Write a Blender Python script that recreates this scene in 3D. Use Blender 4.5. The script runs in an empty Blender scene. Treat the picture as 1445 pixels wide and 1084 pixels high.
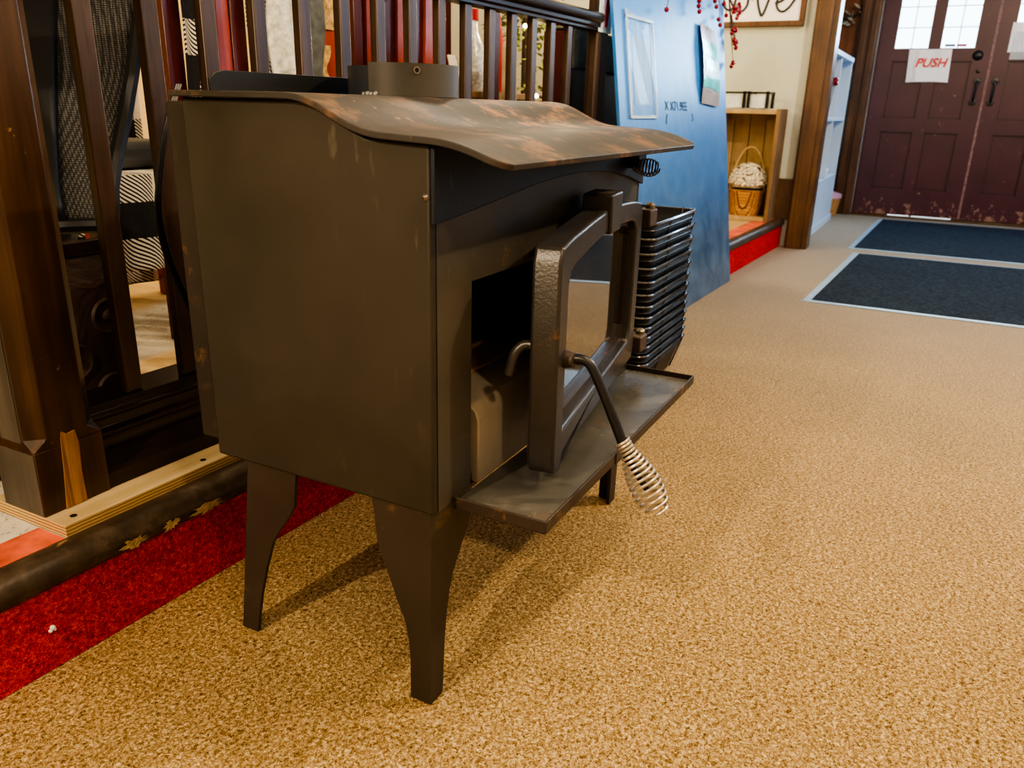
import bpy, bmesh, math, random
from mathutils import Vector, Matrix
from math import sin, cos, pi, radians, sqrt, atan2
random.seed(7)
SC = bpy.context.scene
COL = SC.collection
MW = {}

# ------------------------------------------------------------------ nodes
def new_mat(name):
    m = bpy.data.materials.new(name); m.use_nodes = True
    nt = m.node_tree; nt.nodes.clear()
    out = nt.nodes.new('ShaderNodeOutputMaterial')
    b = nt.nodes.new('ShaderNodeBsdfPrincipled')
    nt.links.new(b.outputs[0], out.inputs[0])
    return m, nt, b
def coords(nt, scale=(1,1,1), rot=(0,0,0)):
    t = nt.nodes.new('ShaderNodeTexCoord'); mp = nt.nodes.new('ShaderNodeMapping')
    mp.inputs['Scale'].default_value = scale; mp.inputs['Rotation'].default_value = rot
    nt.links.new(t.outputs['Object'], mp.inputs['Vector'])
    return mp.outputs[0]
def noise(nt, vec, scale, detail=3, rough=.55, dist=0):
    n = nt.nodes.new('ShaderNodeTexNoise')
    n.inputs['Scale'].default_value = scale; n.inputs['Detail'].default_value = detail
    n.inputs['Roughness'].default_value = rough; n.inputs['Distortion'].default_value = dist
    nt.links.new(vec, n.inputs['Vector']); return n.outputs['Fac']
def ramp(nt, fac, stops):
    r = nt.nodes.new('ShaderNodeValToRGB'); e = r.color_ramp.elements
    while len(e) < len(stops): e.new(.5)
    for k, (p, c) in enumerate(stops):
        e[k].position = p
        e[k].color = (c, c, c, 1) if isinstance(c, (int, float)) else (*c, 1)
    nt.links.new(fac, r.inputs[0]); return r.outputs[0]
def mix(nt, fac, a, b, mode='MIX'):
    m = nt.nodes.new('ShaderNodeMix'); m.data_type = 'RGBA'; m.blend_type = mode
    for s, v in ((0, fac), (6, a), (7, b)):
        if isinstance(v, bpy.types.NodeSocket): nt.links.new(v, m.inputs[s])
        elif s == 0: m.inputs[0].default_value = v
        else: m.inputs[s].default_value = (*v, 1)
    return m.outputs[2]
def bump(nt, b, h, strength=.3, dist=.002):
    n = nt.nodes.new('ShaderNodeBump'); n.inputs['Strength'].default_value = strength
    n.inputs['Distance'].default_value = dist
    nt.links.new(h, n.inputs['Height']); nt.links.new(n.outputs[0], b.inputs['Normal'])
def setc(nt, b, c):
    if isinstance(c, bpy.types.NodeSocket): nt.links.new(c, b.inputs['Base Color'])
    else: b.inputs['Base Color'].default_value = (*c, 1)
def plain(name, c, rough=.5, metal=0, var=.15, scale=12, bmp=0, bscale=80, emis=None, estr=0, spec=None):
    m, nt, b = new_mat(name); v = coords(nt)
    n = noise(nt, v, scale, 4)
    dark = tuple(x * (1 - var) for x in c); lite = tuple(min(1, x * (1 + var)) for x in c)
    setc(nt, b, ramp(nt, n, [(.3, dark), (.7, lite)]))
    b.inputs['Roughness'].default_value = rough; b.inputs['Metallic'].default_value = metal
    if spec is not None: b.inputs['Specular IOR Level'].default_value = spec
    if bmp: bump(nt, b, noise(nt, v, bscale, 3), bmp)
    if emis: 
        b.inputs['Emission Color'].default_value = (*emis, 1); b.inputs['Emission Strength'].default_value = estr
    return m
def wood(name, dark, lite, rough=.35, scale=(1,1,.06), freq=60, axis='z', bmp=.08, chips=None):
    m, nt, b = new_mat(name)
    sc = {'z': (1,1,.05), 'x': (.05,1,1), 'y': (1,.05,1)}[axis]
    v = coords(nt, sc); n = noise(nt, v, freq, 5, .6, .6)
    c = ramp(nt, n, [(.3, dark), (.65, lite)])
    v2 = coords(nt)
    c = mix(nt, ramp(nt, noise(nt, v2, 6, 3), [(.4, 0), (.7, .5)]), c, tuple(x*.5 for x in dark))
    if chips:
        s = ramp(nt, noise(nt, v2, 45, 4, .6), [(.70, 0), (.74, 1)])
        c = mix(nt, s, c, chips)
    setc(nt, b, c); b.inputs['Roughness'].default_value = rough
    bump(nt, b, n, bmp, .001)
    return m
def paint_metal(name, c, rough=.5, rust=0, scratch=.0, cast=0.0, metal=.0, smudge=None):
    m, nt, b = new_mat(name); v = coords(nt)
    n1 = noise(nt, v, 5, 5, .6)
    col = ramp(nt, n1, [(.3, tuple(x*.72 for x in c)), (.7, tuple(x*1.3 for x in c))])
    if smudge:
        col = mix(nt, ramp(nt, noise(nt, v, 9, 4, .55, 1.2), [(.55, 0), (.72, .55)]), col, smudge)
    if scratch:
        vs = coords(nt, (3, 3, .8), (.5, .3, .2))
        s = ramp(nt, noise(nt, vs, 22, 2, .4, .3), [(.68, 0), (.74, scratch)])
        s = mix(nt, 1, s, ramp(nt, noise(nt, v, 4.3, 2), [(.5, 0), (.62, .8)]), 'MULTIPLY')
        col = mix(nt, s, col, (.22, .19, .15))
    if rust:
        r = ramp(nt, noise(nt, v, 16, 6, .7), [(.62 - rust*.12, 0), (.70 - rust*.1, .8)])
        r2 = mix(nt, 1, r, ramp(nt, noise(nt, v, 3.1, 2), [(.42, 0), (.6, 1)]), 'MULTIPLY')
        col = mix(nt, r2, col, (.30, .15, .06))
    setc(nt, b, col)
    b.inputs['Metallic'].default_value = metal
    rr = ramp(nt, n1, [(.3, rough*.85), (.7, min(1, rough*1.2))]); nt.links.new(rr, b.inputs['Roughness'])
    if cast: bump(nt, b, noise(nt, v, 240, 3), cast, .0015)
    else: bump(nt, b, noise(nt, v, 500, 2), .05, .0005)
    return m

# stove metals
M_BODY = paint_metal('stove_paint', (.032, .027, .0185), .50, rust=-.6, scratch=.25, smudge=(.040, .034, .025))
M_FRONT = paint_metal('stove_front_lit_paint', (.066, .057, .043), .45, rust=.1, scratch=.9)  # lightened: lamplight on the lower front is put into the colour
M_VALANCE = paint_metal('stove_front_shade_paint', (.010, .015, .028), .45, scratch=.15)  # darker and bluer: the lid's shade painted into the upper front
M_LID = paint_metal('stove_top_paint', (.031, .027, .024), .52, rust=1.0, scratch=1.0, smudge=(.068, .056, .043))
M_CAST = paint_metal('cast_iron_paint', (.050, .045, .041), .36, rust=-.1, cast=.35, metal=.3)
M_CASTRUST = paint_metal('rusty_iron', (.055, .038, .026), .55, rust=.5, cast=.5)
M_TRAY = paint_metal('tray_metal', (.12, .115, .10), .24, rust=.25, scratch=.5, smudge=(.24, .225, .19), metal=.3)
M_RIM = paint_metal('tray_rim', (.035, .025, .019), .45, rust=.4, scratch=.4)
M_LEG = paint_metal('leg_paint', (.038, .029, .021), .5, rust=.1, scratch=.5)
M_COLLAR = paint_metal('collar_paint', (.060, .055, .046), .5, scratch=.25)
M_SHIELD = paint_metal('shield_paint', (.026, .020, .014), .5, rust=.35, scratch=.2)
M_INSIDE = plain('soot', (.012, .010, .008), .95)
M_BRICK = paint_metal('fire_brick', (.50, .31, .16), .85, rust=1.3, cast=.6)
M_BLACK = plain('black_metal', (.012, .012, .013), .35)
M_SPRING = plain('nickel_spring', (.52, .46, .37), .38, .75, .1)
M_BRONZE = plain('dark_spring', (.10, .075, .05), .35, .8)
M_STEEL = plain('bolt_steel', (.25, .22, .19), .35, .8)
M_WELD = plain('weld', (.25, .25, .26), .35, .4, .5, 90, .5)
def glass_mat():
    m, nt, b = new_mat('sooty_glass'); v = coords(nt)
    setc(nt, b, ramp(nt, noise(nt, v, 4, 4), [(.3, (.02, .018, .016)), (.8, (.06, .05, .04))]))
    b.inputs['Roughness'].default_value = .03; b.inputs['Specular IOR Level'].default_value = 1.0
    b.inputs['Coat Weight'].default_value = .6; b.inputs['Coat IOR'].default_value = 2.2
    b.inputs['Coat Roughness'].default_value = .02
    return m
M_GLASS = glass_mat()

# room materials
def carpet_mat(name, stops, s=230, far=None, bmp=1.0, dist=.006):
    m, nt, b = new_mat(name); v = coords(nt)
    n1 = noise(nt, v, s, 2.5, .6, 1.2); n2 = noise(nt, v, s*.42, 2, .6, .6)
    h = mix(nt, .45, n1, n2)
    c = ramp(nt, h, stops)
    sp = ramp(nt, noise(nt, v, s*.55, 1), [(.68, 0), (.76, .35)])
    c = mix(nt, sp, c, tuple(min(1, x*.9) for x in (stops[-1][1][0], stops[-1][1][1]*.62, stops[-1][1][2]*.35)))
    big = ramp(nt, noise(nt, v, 2.2, 3), [(.35, .86), (.7, 1.0)])
    c = mix(nt, 1, c, big, 'MULTIPLY')
    if far:   # room light painted into the pile: greyer towards the entrance
        t = nt.nodes.new('ShaderNodeSeparateXYZ'); nt.links.new(v, t.inputs[0])
        mr = nt.nodes.new('ShaderNodeMapRange'); mr.inputs[1].default_value = .4; mr.inputs[2].default_value = 3.4
        mr.inputs[4].default_value = .8
        nt.links.new(t.outputs[0], mr.inputs[0]); c = mix(nt, mr.outputs[0], c, mix(nt, h, tuple(x*.6 for x in far), tuple(x*1.35 for x in far)))
    setc(nt, b, c); b.inputs['Roughness'].default_value = .95; b.inputs['Specular IOR Level'].default_value = .15
    b.inputs['Sheen Weight'].default_value = .0
    bump(nt, b, h, bmp, dist); return m
M_CARPET = carpet_mat('tan_carpet', [(.37, (.10, .058, .02)), (.46, (.32, .205, .08)), (.54, (.52, .37, .185)), (.64, (.86, .69, .42))], 400, far=(.335, .305, .265))
M_RED = carpet_mat('red_carpet', [(.37, (.24, .004, .010)), (.5, (.58, .016, .026)), (.62, (.85, .10, .09))], 300)
def nosing_mat():
    m, nt, b = new_mat('worn_nosing'); v = coords(nt); vs = coords(nt, (.25, 1, 1))
    c = ramp(nt, noise(nt, v, 25, 6, .7), [(.3, (.030, .020, .012)), (.5,(.05,.034,.021)), (.75, (.11, .08, .053))])
    c = mix(nt, ramp(nt, noise(nt, vs, 20, 5, .7), [(.66, 0), (.69, .9)]), c, (.36, .26, .13))
    setc(nt, b, c); b.inputs['Roughness'].default_value = .42; bump(nt, b, noise(nt, v, 60, 5), .4, .003); return m
M_NOSE = nosing_mat()
M_RAWNOSE = plain('raw_chip', (.32, .23, .12), .8, 0, .45, 120, .8, 200)
M_VINYL = None
def vinyl_mat():
    m, nt, b = new_mat('platform_floor'); v = coords(nt)
    tan = ramp(nt, noise(nt, coords(nt, (1, .3, 1)), 14, 5, .6, 1), [(.35, (.42, .28, .13)), (.65, (.60, .45, .24))])
    wh = ramp(nt, noise(nt, v, 30, 5, .65, 1.5), [(.33, (.25, .22, .17)), (.42, (.58, .55, .46)), (.7, (.66, .63, .54))])
    t = nt.nodes.new('ShaderNodeSeparateXYZ'); nt.links.new(v, t.inputs[0])
    # painted band a metre wide next to the step, bare sheet floor beyond
    add = nt.nodes.new('ShaderNodeMath'); add.operation = 'MULTIPLY_ADD'
    nt.links.new(noise(nt, v, 3, 2), add.inputs[0]); add.inputs[1].default_value = .12; nt.links.new(t.outputs[1], add.inputs[2])
    band = ramp(nt, add.outputs[0], [(0, 0), (.5, 0), (.95, 0), (1.0, 0)])
    def step(a, lo, hi):
        mr = nt.nodes.new('ShaderNodeMapRange'); mr.inputs[1].default_value = lo; mr.inputs[2].default_value = hi
        nt.links.new(a, mr.inputs[0]); return mr.outputs[0]
    w1 = step(add.outputs[0], 1.24, 1.29); w2 = step(add.outputs[0], 1.72, 1.64)
    w = mix(nt, 1, w1, w2, 'MULTIPLY')
    near = step(t.outputs[0], .14, .10)
    w = mix(nt, near, w, (1, 1, 1))
    setc(nt, b, mix(nt, w, tan, wh)); b.inputs['Roughness'].default_value = .5; return m
M_VINYL = vinyl_mat()
M_REDPAINT = plain('red_floor_paint', (.62, .13, .075), .5, 0, .35, 22)
M_PLY = wood('plywood', (.46, .34, .17), (.66, .52, .31), .6, axis='x', freq=25)
def plyedge():
    m, nt, b = new_mat('plywood_edge'); w = nt.nodes.new('ShaderNodeTexWave'); w.bands_direction = 'Z'
    nt.links.new(coords(nt), w.inputs['Vector']); w.inputs['Scale'].default_value = 60; w.inputs['Distortion'].default_value = 1.5
    setc(nt, b, ramp(nt, w.outputs[1], [(.2, (.28, .17, .07)), (.7, (.60, .42, .2))])); b.inputs['Roughness'].default_value = .7; return m
M_PLYEDGE = plyedge()
M_RAIL = wood('dark_stained_wood', (.028, .015, .010), (.085, .050, .032), .36, freq=50, chips=(.13, .085, .05))
M_RAILX = wood('dark_stained_rail', (.013, .007, .006), (.028, .015, .011), .24, axis='x', freq=50)
M_NEWEL = wood('newel_wood', (.026, .013, .007), (.080, .040, .019), .3, freq=45, chips=(.2, .12, .06))
M_SPLIT = wood('raw_split_wood', (.16, .06, .012), (.50, .27, .09), .7, freq=70, bmp=.9)
M_WORN = wood('worn_grey_wood', (.05, .042, .03), (.12, .10, .075), .55, freq=40)
M_OAK = wood('brown_casing', (.065, .030, .011), (.14, .072, .03), .35, freq=30)
M_OAKDK = wood('dark_casing', (.08, .036, .015), (.17, .085, .04), .35, freq=30)
M_CRATE = wood('crate_wood', (.15, .085, .04), (.26, .165, .085), .6, freq=25)
M_PINE = wood('pine_board', (.36, .25, .12), (.50, .37, .20), .6, freq=18)
M_WALL = plain('cream_wall', (.50, .53, .48), .8, 0, .04, 3, .1, 60)
M_WALLY = plain('warm_wall', (.72, .55, .28), .8, 0, .04, 3)
M_WALLD = plain('tan_wall', (.30, .27, .22), .8, 0, .04, 3)
M_CEIL = plain('ceiling_paint', (.40, .37, .32), .9, 0, .03, 3)
M_PANELWALL = wood('panel_wall', (.16, .055, .018), (.27, .11, .04), .45, freq=14)
def door_mat():
    m, nt, b = new_mat('maroon_paint'); v = coords(nt)
    c = ramp(nt, noise(nt, v, 4, 4), [(.3, (.050, .010, .021)), (.7, (.075, .017, .032))])
    vz = coords(nt); t = nt.nodes.new('ShaderNodeSeparateXYZ'); nt.links.new(vz, t.inputs[0])
    mr = nt.nodes.new('ShaderNodeMapRange'); mr.inputs[1].default_value = .25; mr.inputs[2].default_value = 0.0; mr.inputs[3].default_value = 0; mr.inputs[4].default_value = .15
    nt.links.new(t.outputs[2], mr.inputs[0])
    ad = nt.nodes.new('ShaderNodeMath'); ad.operation = 'ADD'; nt.links.new(noise(nt, v, 16, 5, .7), ad.inputs[0]); nt.links.new(mr.outputs[0], ad.inputs[1])
    c = mix(nt, ramp(nt, ad.outputs[0], [(.665, 0), (.70, .8)]), c, (.33, .19, .14))
    setc(nt, b, c); b.inputs['Roughness'].default_value = .38; return m
M_DOOR = door_mat()
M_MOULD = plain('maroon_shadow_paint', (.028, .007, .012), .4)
M_DOOREDGE = plain('worn_edge_paint', (.22, .12, .12), .5, 0, .6, 60)
def panel_mat():
    m, nt, b = new_mat('blue_panel_paint'); v = coords(nt)
    c = ramp(nt, noise(nt, v, 3, 5, .6, 1.5), [(.3, (.028, .205, .64)), (.7, (.05, .28, .80))])
    c = mix(nt, ramp(nt, noise(nt, coords(nt, (1, 1, .5), (0, .5, 0)), 5, 5, .65, 2.5), [(.52, 0), (.75, .30)]), c, (.30, .42, .56))
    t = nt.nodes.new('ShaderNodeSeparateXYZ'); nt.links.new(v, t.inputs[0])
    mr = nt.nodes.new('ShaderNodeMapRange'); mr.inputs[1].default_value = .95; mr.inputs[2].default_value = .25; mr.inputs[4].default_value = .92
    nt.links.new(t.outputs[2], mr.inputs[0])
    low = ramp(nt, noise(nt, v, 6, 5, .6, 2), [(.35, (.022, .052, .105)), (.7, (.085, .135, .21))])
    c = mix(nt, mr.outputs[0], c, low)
    setc(nt, b, c); b.inputs['Roughness'].default_value = .33; b.inputs['Specular IOR Level'].default_value = .6
    return m
M_PANEL = panel_mat()
M_MAT = carpet_mat('mat_pile', [(.38, (.006, .012, .022)), (.64, (.040, .056, .080))], 120, bmp=.5)
M_MATEDGE = plain('mat_border', (.30, .42, .55), .3, 0, .1)
M_WHITE = plain('white_paint', (.46, .57, .70), .4, 0, .04, 8)
M_PAPER = plain('paper', (.80, .80, .84), .35, 0, .03, 8, .3, 30)
M_INKRED = plain('red_ink', (.70, .06, .05), .5)
M_INK = plain('black_ink', (.03, .035, .04), .6)
M_BLUEINK = plain('marker_ink', (.02, .05, .11), .7)
def film(name, c, alpha):
    m, nt, b = new_mat(name); v = coords(nt)
    setc(nt, b, c); b.inputs['Roughness'].default_value = .12; b.inputs['Alpha'].default_value = alpha
    b.inputs['Coat Weight'].default_value = .6
    bump(nt, b, noise(nt, coords(nt, (3, 3, 1)), 14, 4, .6, 1.5), .7, .01); return m
M_FILM = film('clear_film', (.30, .60, .95), .22)
M_FOIL = plain('grey_flyer', (.42, .41, .45), .22, .2, .12, 14, .6, 18)
M_GLARE = plain('flyer_painted_glare', (.12, .72, 1.0), .12, .1, .3, 20, .6, 30)  # glare on the flyer, painted as bright bands
M_TAPE = plain('tape_edge', (.42, .52, .62), .25, 0, .1)
M_BERRY = plain('red_berry', (.22, .004, .010), .16)
M_TWIG = plain('twig', (.05, .035, .03), .7)
M_LEAFG = plain('grey_green_leaf', (.18, .22, .18), .6, 0, .3)
M_WICKER = None
def wicker():
    m, nt, b = new_mat('wicker'); v = coords(nt)
    w = nt.nodes.new('ShaderNodeTexBrick'); w.inputs['Scale'].default_value = 28; w.inputs['Mortar Size'].default_value = .03
    w.inputs['Color1'].default_value = (.58, .33, .12, 1); w.inputs['Color2'].default_value = (.42, .22, .075, 1); w.inputs['Mortar'].default_value = (.12, .05, .015, 1)
    mp = nt.nodes.new('ShaderNodeMapping'); mp.inputs['Rotation'].default_value = (pi/2, 0, pi/2)
    nt.links.new(v, mp.inputs[0]); nt.links.new(mp.outputs[0], w.inputs[0])
    setc(nt, b, w.outputs[0]); b.inputs['Roughness'].default_value = .6; bump(nt, b, w.outputs[1], -.5, .003); return m
M_WICKER = wicker()
M_FLOWER = plain('cream_petal', (.72, .68, .56), .8, 0, .3, 60)
M_MESHFAB = None
def meshfab():
    m, nt, b = new_mat('mesh_fabric')
    w = nt.nodes.new('ShaderNodeTexVoronoi'); w.inputs['Scale'].default_value = 200
    w.inputs['Randomness'].default_value = .15
    nt.links.new(coords(nt, (1, 1, 1.3)), w.inputs['Vector'])
    setc(nt, b, ramp(nt, w.outputs['Distance'], [(.25, (.11, .105, .095)), (.5, (.010, .010, .011))])); b.inputs['Roughness'].default_value = .7; return m
M_MESHFAB = meshfab()
def plaid():
    m, nt, b = new_mat('buffalo_plaid')
    t = nt.nodes.new('ShaderNodeSeparateXYZ'); nt.links.new(coords(nt), t.inputs[0])
    def math(op, a, bb=None):
        n = nt.nodes.new('ShaderNodeMath'); n.operation = op
        for i, x in enumerate((a, bb)):
            if x is None: continue
            if isinstance(x, bpy.types.NodeSocket): nt.links.new(x, n.inputs[i])
            else: n.inputs[i].default_value = x
        return n.outputs[0]
    def sq(s, per, ph=0):
        return math('GREATER_THAN', math('FRACT', math('ADD', math('DIVIDE', s, per), ph)), .5)
    xy = math('ADD', t.outputs[0], t.outputs[1])
    a = sq(xy, .17); c = sq(t.outputs[2], .17, .3)
    tw = sq(math('ADD', xy, math('MULTIPLY', t.outputs[2], 1.0)), .011)
    s = math('ADD', a, c)
    both = math('GREATER_THAN', s, 1.5); one = math('MULTIPLY', math('GREATER_THAN', s, .5), math('LESS_THAN', s, 1.5))
    f = math('MAXIMUM', both, math('MULTIPLY', one, tw))
    setc(nt, b, mix(nt, f, (.010, .010, .012), (.60, .56, .48))); b.inputs['Roughness'].default_value = .95
    bump(nt, b, noise(nt, coords(nt), 120, 2), .5, .003); return m
M_PLAID = plaid()
M_MAHOG = wood('mahogany', (.17, .022, .007), (.38, .065, .02), .25, freq=25)
M_MAHOGD = wood('mahogany_dark', (.045, .006, .004), (.10, .014, .008), .25, freq=25)
M_CARVED = None
def carved():
    m, nt, b = new_mat('carved_dark_wood'); v = coords(nt)
    n = noise(nt, v, 11, 3, .5, 2.5)
    setc(nt, b, ramp(nt, n, [(.35, (.018, .008, .004)), (.6, (.042, .019, .008)), (.75, (.06, .03, .014))])); b.inputs['Roughness'].default_value = .6
    bump(nt, b, n, .5, .01); return m
M_CARVED = carved()
M_FUR = plain('white_fur', (.62, .64, .60), .95, 0, .3, 60, 1.0, 120)
M_GREY = plain('grey_fabric', (.10, .11, .11), .9, 0, .35, 30, .6, 90)
M_CUSH = plain('charcoal_cushion', (.05, .05, .047), .6)
M_TREE = plain('pine_needles', (.16, .19, .045), .7, 0, .5, 40)
M_LIGHT = plain('fairy_light', (1, .9, .6), .5, emis=(1, .82, .45), estr=9)
M_REDCLOTH = plain('red_cloth', (.34, .012, .014), .8)
M_BEIGE = plain('beige_cloth', (.40, .32, .20), .9, 0, .2)
M_CLEAR = plain('bottle_plastic', (.50, .52, .50), .1, 0, .5, 60, .8, 60)
M_GOLD = plain('gold_leaf_print', (.50, .33, .12), .5, 0, .6, 60, .5, 60)
M_SILVER = plain('silver_leaf', (.42, .42, .36), .6, 0, .4, 60)
M_PINK = plain('pink_ornament', (.55, .32, .42), .4)
def pane_mat():
    m, nt, b = new_mat('leaded_window_glass')
    b.inputs['Base Color'].default_value = (.9, .97, 1, 1); b.inputs['Roughness'].default_value = .02
    b.inputs['Transmission Weight'].default_value = 1.0; b.inputs['IOR'].default_value = 1.02
    return m
M_PANE = pane_mat()

# ------------------------------------------------------------------ mesh builder
class MB:
    def __init__(s): s.v = []; s.f = []; s.fm = []; s.mats = 0; s.cur = 0
    def add(s, vs, fs):
        b = len(s.v); s.v += [Vector(p) for p in vs]; s.f += [tuple(b+i for i in f) for f in fs]
        s.fm += [s.cur]*len(fs)
        return s
    def box(s, a, b):
        x0,y0,z0 = (min(a[i],b[i]) for i in range(3)); x1,y1,z1 = (max(a[i],b[i]) for i in range(3))
        return s.add([(x0,y0,z0),(x1,y0,z0),(x1,y1,z0),(x0,y1,z0),(x0,y0,z1),(x1,y0,z1),(x1,y1,z1),(x0,y1,z1)],
              [(0,3,2,1),(4,5,6,7),(0,1,5,4),(1,2,6,5),(2,3,7,6),(3,0,4,7)])
    def hull(s, bot, top):     # two matching polygons
        n = len(bot)
        return s.add(list(bot)+list(top), [tuple(range(n))[::-1], tuple(range(n, 2*n))] + [(i, (i+1)%n, n+(i+1)%n, n+i) for i in range(n)])
    def prism(s, poly, axis, a, b):
        def P(p, w):
            return {'x': (w, p[0], p[1]), 'y': (p[0], w, p[1]), 'z': (p[0], p[1], w)}[axis]
        return s.hull([P(p, a) for p in poly], [P(p, b) for p in poly])
    def tube(s, path, r, n=10, caps=True):
        path = [Vector(p) for p in path]; N = len(path); rs = r if isinstance(r, (list, tuple)) else [r]*N
        T = []
        for i in range(N):
            t = path[min(i+1, N-1)] - path[max(i-1, 0)]; T.append(t.normalized() if t.length > 0 else Vector((0,0,1)))
        up = Vector((0,0,1)) if abs(T[0].z) < .9 else Vector((1,0,0))
        x = T[0].cross(up).normalized(); rings = []
        for i in range(N):
            x = (x - T[i]*x.dot(T[i])).normalized(); y = T[i].cross(x)
            rings.append([path[i] + (x*cos(2*pi*k/n) + y*sin(2*pi*k/n))*rs[i] for k in range(n)])
        vs = [p for R in rings for p in R]; fs = []
        for i in range(N-1):
            for k in range(n): fs.append((i*n+k, i*n+(k+1)%n, (i+1)*n+(k+1)%n, (i+1)*n+k))
        if caps: fs += [tuple(range(n))[::-1], tuple((N-1)*n+k for k in range(n))]
        return s.add(vs, fs)
    def lathe(s, c, prof, n=32, axis=Vector((0,0,1)), a0=0, a1=2*pi):
        axis = Vector(axis).normalized(); u = axis.cross(Vector((1,0,0)) if abs(axis.x) < .9 else Vector((0,1,0))).normalized(); w = axis.cross(u)
        c = Vector(c); full = abs(a1-a0-2*pi) < 1e-6; m = n if full else n+1
        vs = []
        for r, h in prof:
            for k in range(m):
                a = a0 + (a1-a0)*k/n; vs.append(c + axis*h + (u*cos(a)+w*sin(a))*r)
        fs = []
        for i in range(len(prof)-1):
            for k in range(n):
                k2 = (k+1) % m; fs.append((i*m+k, i*m+k2, (i+1)*m+k2, (i+1)*m+k))
        return s.add(vs, fs)
    def ball(s, c, r, n=10):
        pr = [(max(1e-4, sin(pi*i/n))*r, -cos(pi*i/n)*r) for i in range(n+1)]
        return s.lathe(c, pr, n+2)
    def grid(s, fn, nu, nv, thick=0):
        vs = [fn(i/nu, j/nv) for j in range(nv+1) for i in range(nu+1)]
        fs = [(j*(nu+1)+i, j*(nu+1)+i+1, (j+1)*(nu+1)+i+1, (j+1)*(nu+1)+i) for j in range(nv) for i in range(nu)]
        return s.add(vs, fs)
    def build(s, name, mat, parent=None, bevel=0, smooth=40, local=False, solid=0, segs=2):
        me = bpy.data.meshes.new(name)
        inv = Matrix() if local or parent is None else MW[parent].inverted()
        me.from_pydata([inv @ v for v in s.v], [], s.f)
        for m in (mat if isinstance(mat, (list, tuple)) else [mat]): me.materials.append(m)
        if s.cur or any(s.fm):
            for p, k in zip(me.polygons, s.fm): p.material_index = k
        bm = bmesh.new(); bm.from_mesh(me); bmesh.ops.remove_doubles(bm, verts=bm.verts, dist=1e-6)
        bmesh.ops.recalc_face_normals(bm, faces=bm.faces); bm.to_mesh(me); bm.free()
        if smooth:
            for p in me.polygons: p.use_smooth = True
            me.set_sharp_from_angle(angle=radians(smooth))
        o = bpy.data.objects.new(name, me); COL.objects.link(o)
        if parent is not None: o.parent = parent; MW[o] = MW[parent]
        else: MW[o] = Matrix()
        if solid:
            md = o.modifiers.new('s', 'SOLIDIFY'); md.thickness = solid; md.offset = 0
        if bevel:
            md = o.modifiers.new('b', 'BEVEL'); md.width = bevel; md.segments = segs; md.limit_method = 'ANGLE'; md.angle_limit = radians(35)
        return o
def tag(o, label=None, cat=None, group=None, kind=None):
    if label: o['label'] = label
    if cat: o['category'] = cat
    if group: o['group'] = group
    if kind: o['kind'] = kind
    return o
def thing(name, label, cat, loc=(0,0,0), mat=None, group=None):
    o = bpy.data.objects.new(name, None); COL.objects.link(o); o.empty_display_size = .05
    M = mat if mat is not None else Matrix.Translation(Vector(loc))
    o.matrix_world = M; MW[o] = M
    return tag(o, label, cat, group)
def struct(o, label, cat='structure'): return tag(o, label, cat, kind='structure')
def arc(p0, pm, p1, n=6):
    p0, pm, p1 = Vector(p0), Vector(pm), Vector(p1)
    return [tuple(p0*(1-t)**2 + pm*2*t*(1-t) + p1*t*t) for t in [i/n for i in range(n+1)]]
def roundpath(pts, r, n=6):
    out = [tuple(pts[0])]
    for i in range(1, len(pts)-1):
        a, b, c = Vector(pts[i-1]), Vector(pts[i]), Vector(pts[i+1])
        ra = min(r, (a-b).length*.48, (c-b).length*.48)
        out += arc(b+(a-b).normalized()*ra, b, b+(c-b).normalized()*ra, n)
    out.append(tuple(pts[-1])); return out
def text_mesh(s, size, fn, shear=0, depth=0, offset=0):
    cu = bpy.data.curves.new('t', 'FONT'); cu.body = s; cu.size = size; cu.shear = shear; cu.resolution_u = 4; cu.offset = offset
    o = bpy.data.objects.new('t', cu); COL.objects.link(o)
    dg = bpy.context.evaluated_depsgraph_get(); dg.update()
    me = bpy.data.meshes.new_from_object(o.evaluated_get(dg))
    mb = MB(); mb.add([fn(v.co.x, v.co.y) for v in me.vertices], [tuple(p.vertices) for p in me.polygons])
    bpy.data.objects.remove(o); bpy.data.curves.remove(cu); bpy.data.meshes.remove(me)
    return mb

# ------------------------------------------------------------------ camera
def camera():
    F = 1120.36; yaw, pit, rol = .4776, .3368, .025
    f = Vector((cos(yaw)*cos(pit), sin(yaw)*cos(pit), -sin(pit))); r = Vector((sin(yaw), -cos(yaw), 0)); u = r.cross(f)
    r, u = r*cos(rol)+u*sin(rol), -r*sin(rol)+u*cos(rol)
    cd = bpy.data.cameras.new('camera'); cd.sensor_width = 36; cd.lens = F/1445*36; cd.clip_start = .01
    co = bpy.data.objects.new('camera', cd); COL.objects.link(co)
    co.matrix_world = Matrix(((r.x,u.x,-f.x,-.7341),(r.y,u.y,-f.y,-.4852),(r.z,u.z,-f.z,.7799),(0,0,0,1)))
    cd.dof.use_dof = True; cd.dof.focus_distance = 1.2; cd.dof.aperture_fstop = 8.0
    SC.camera = co
camera()

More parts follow.
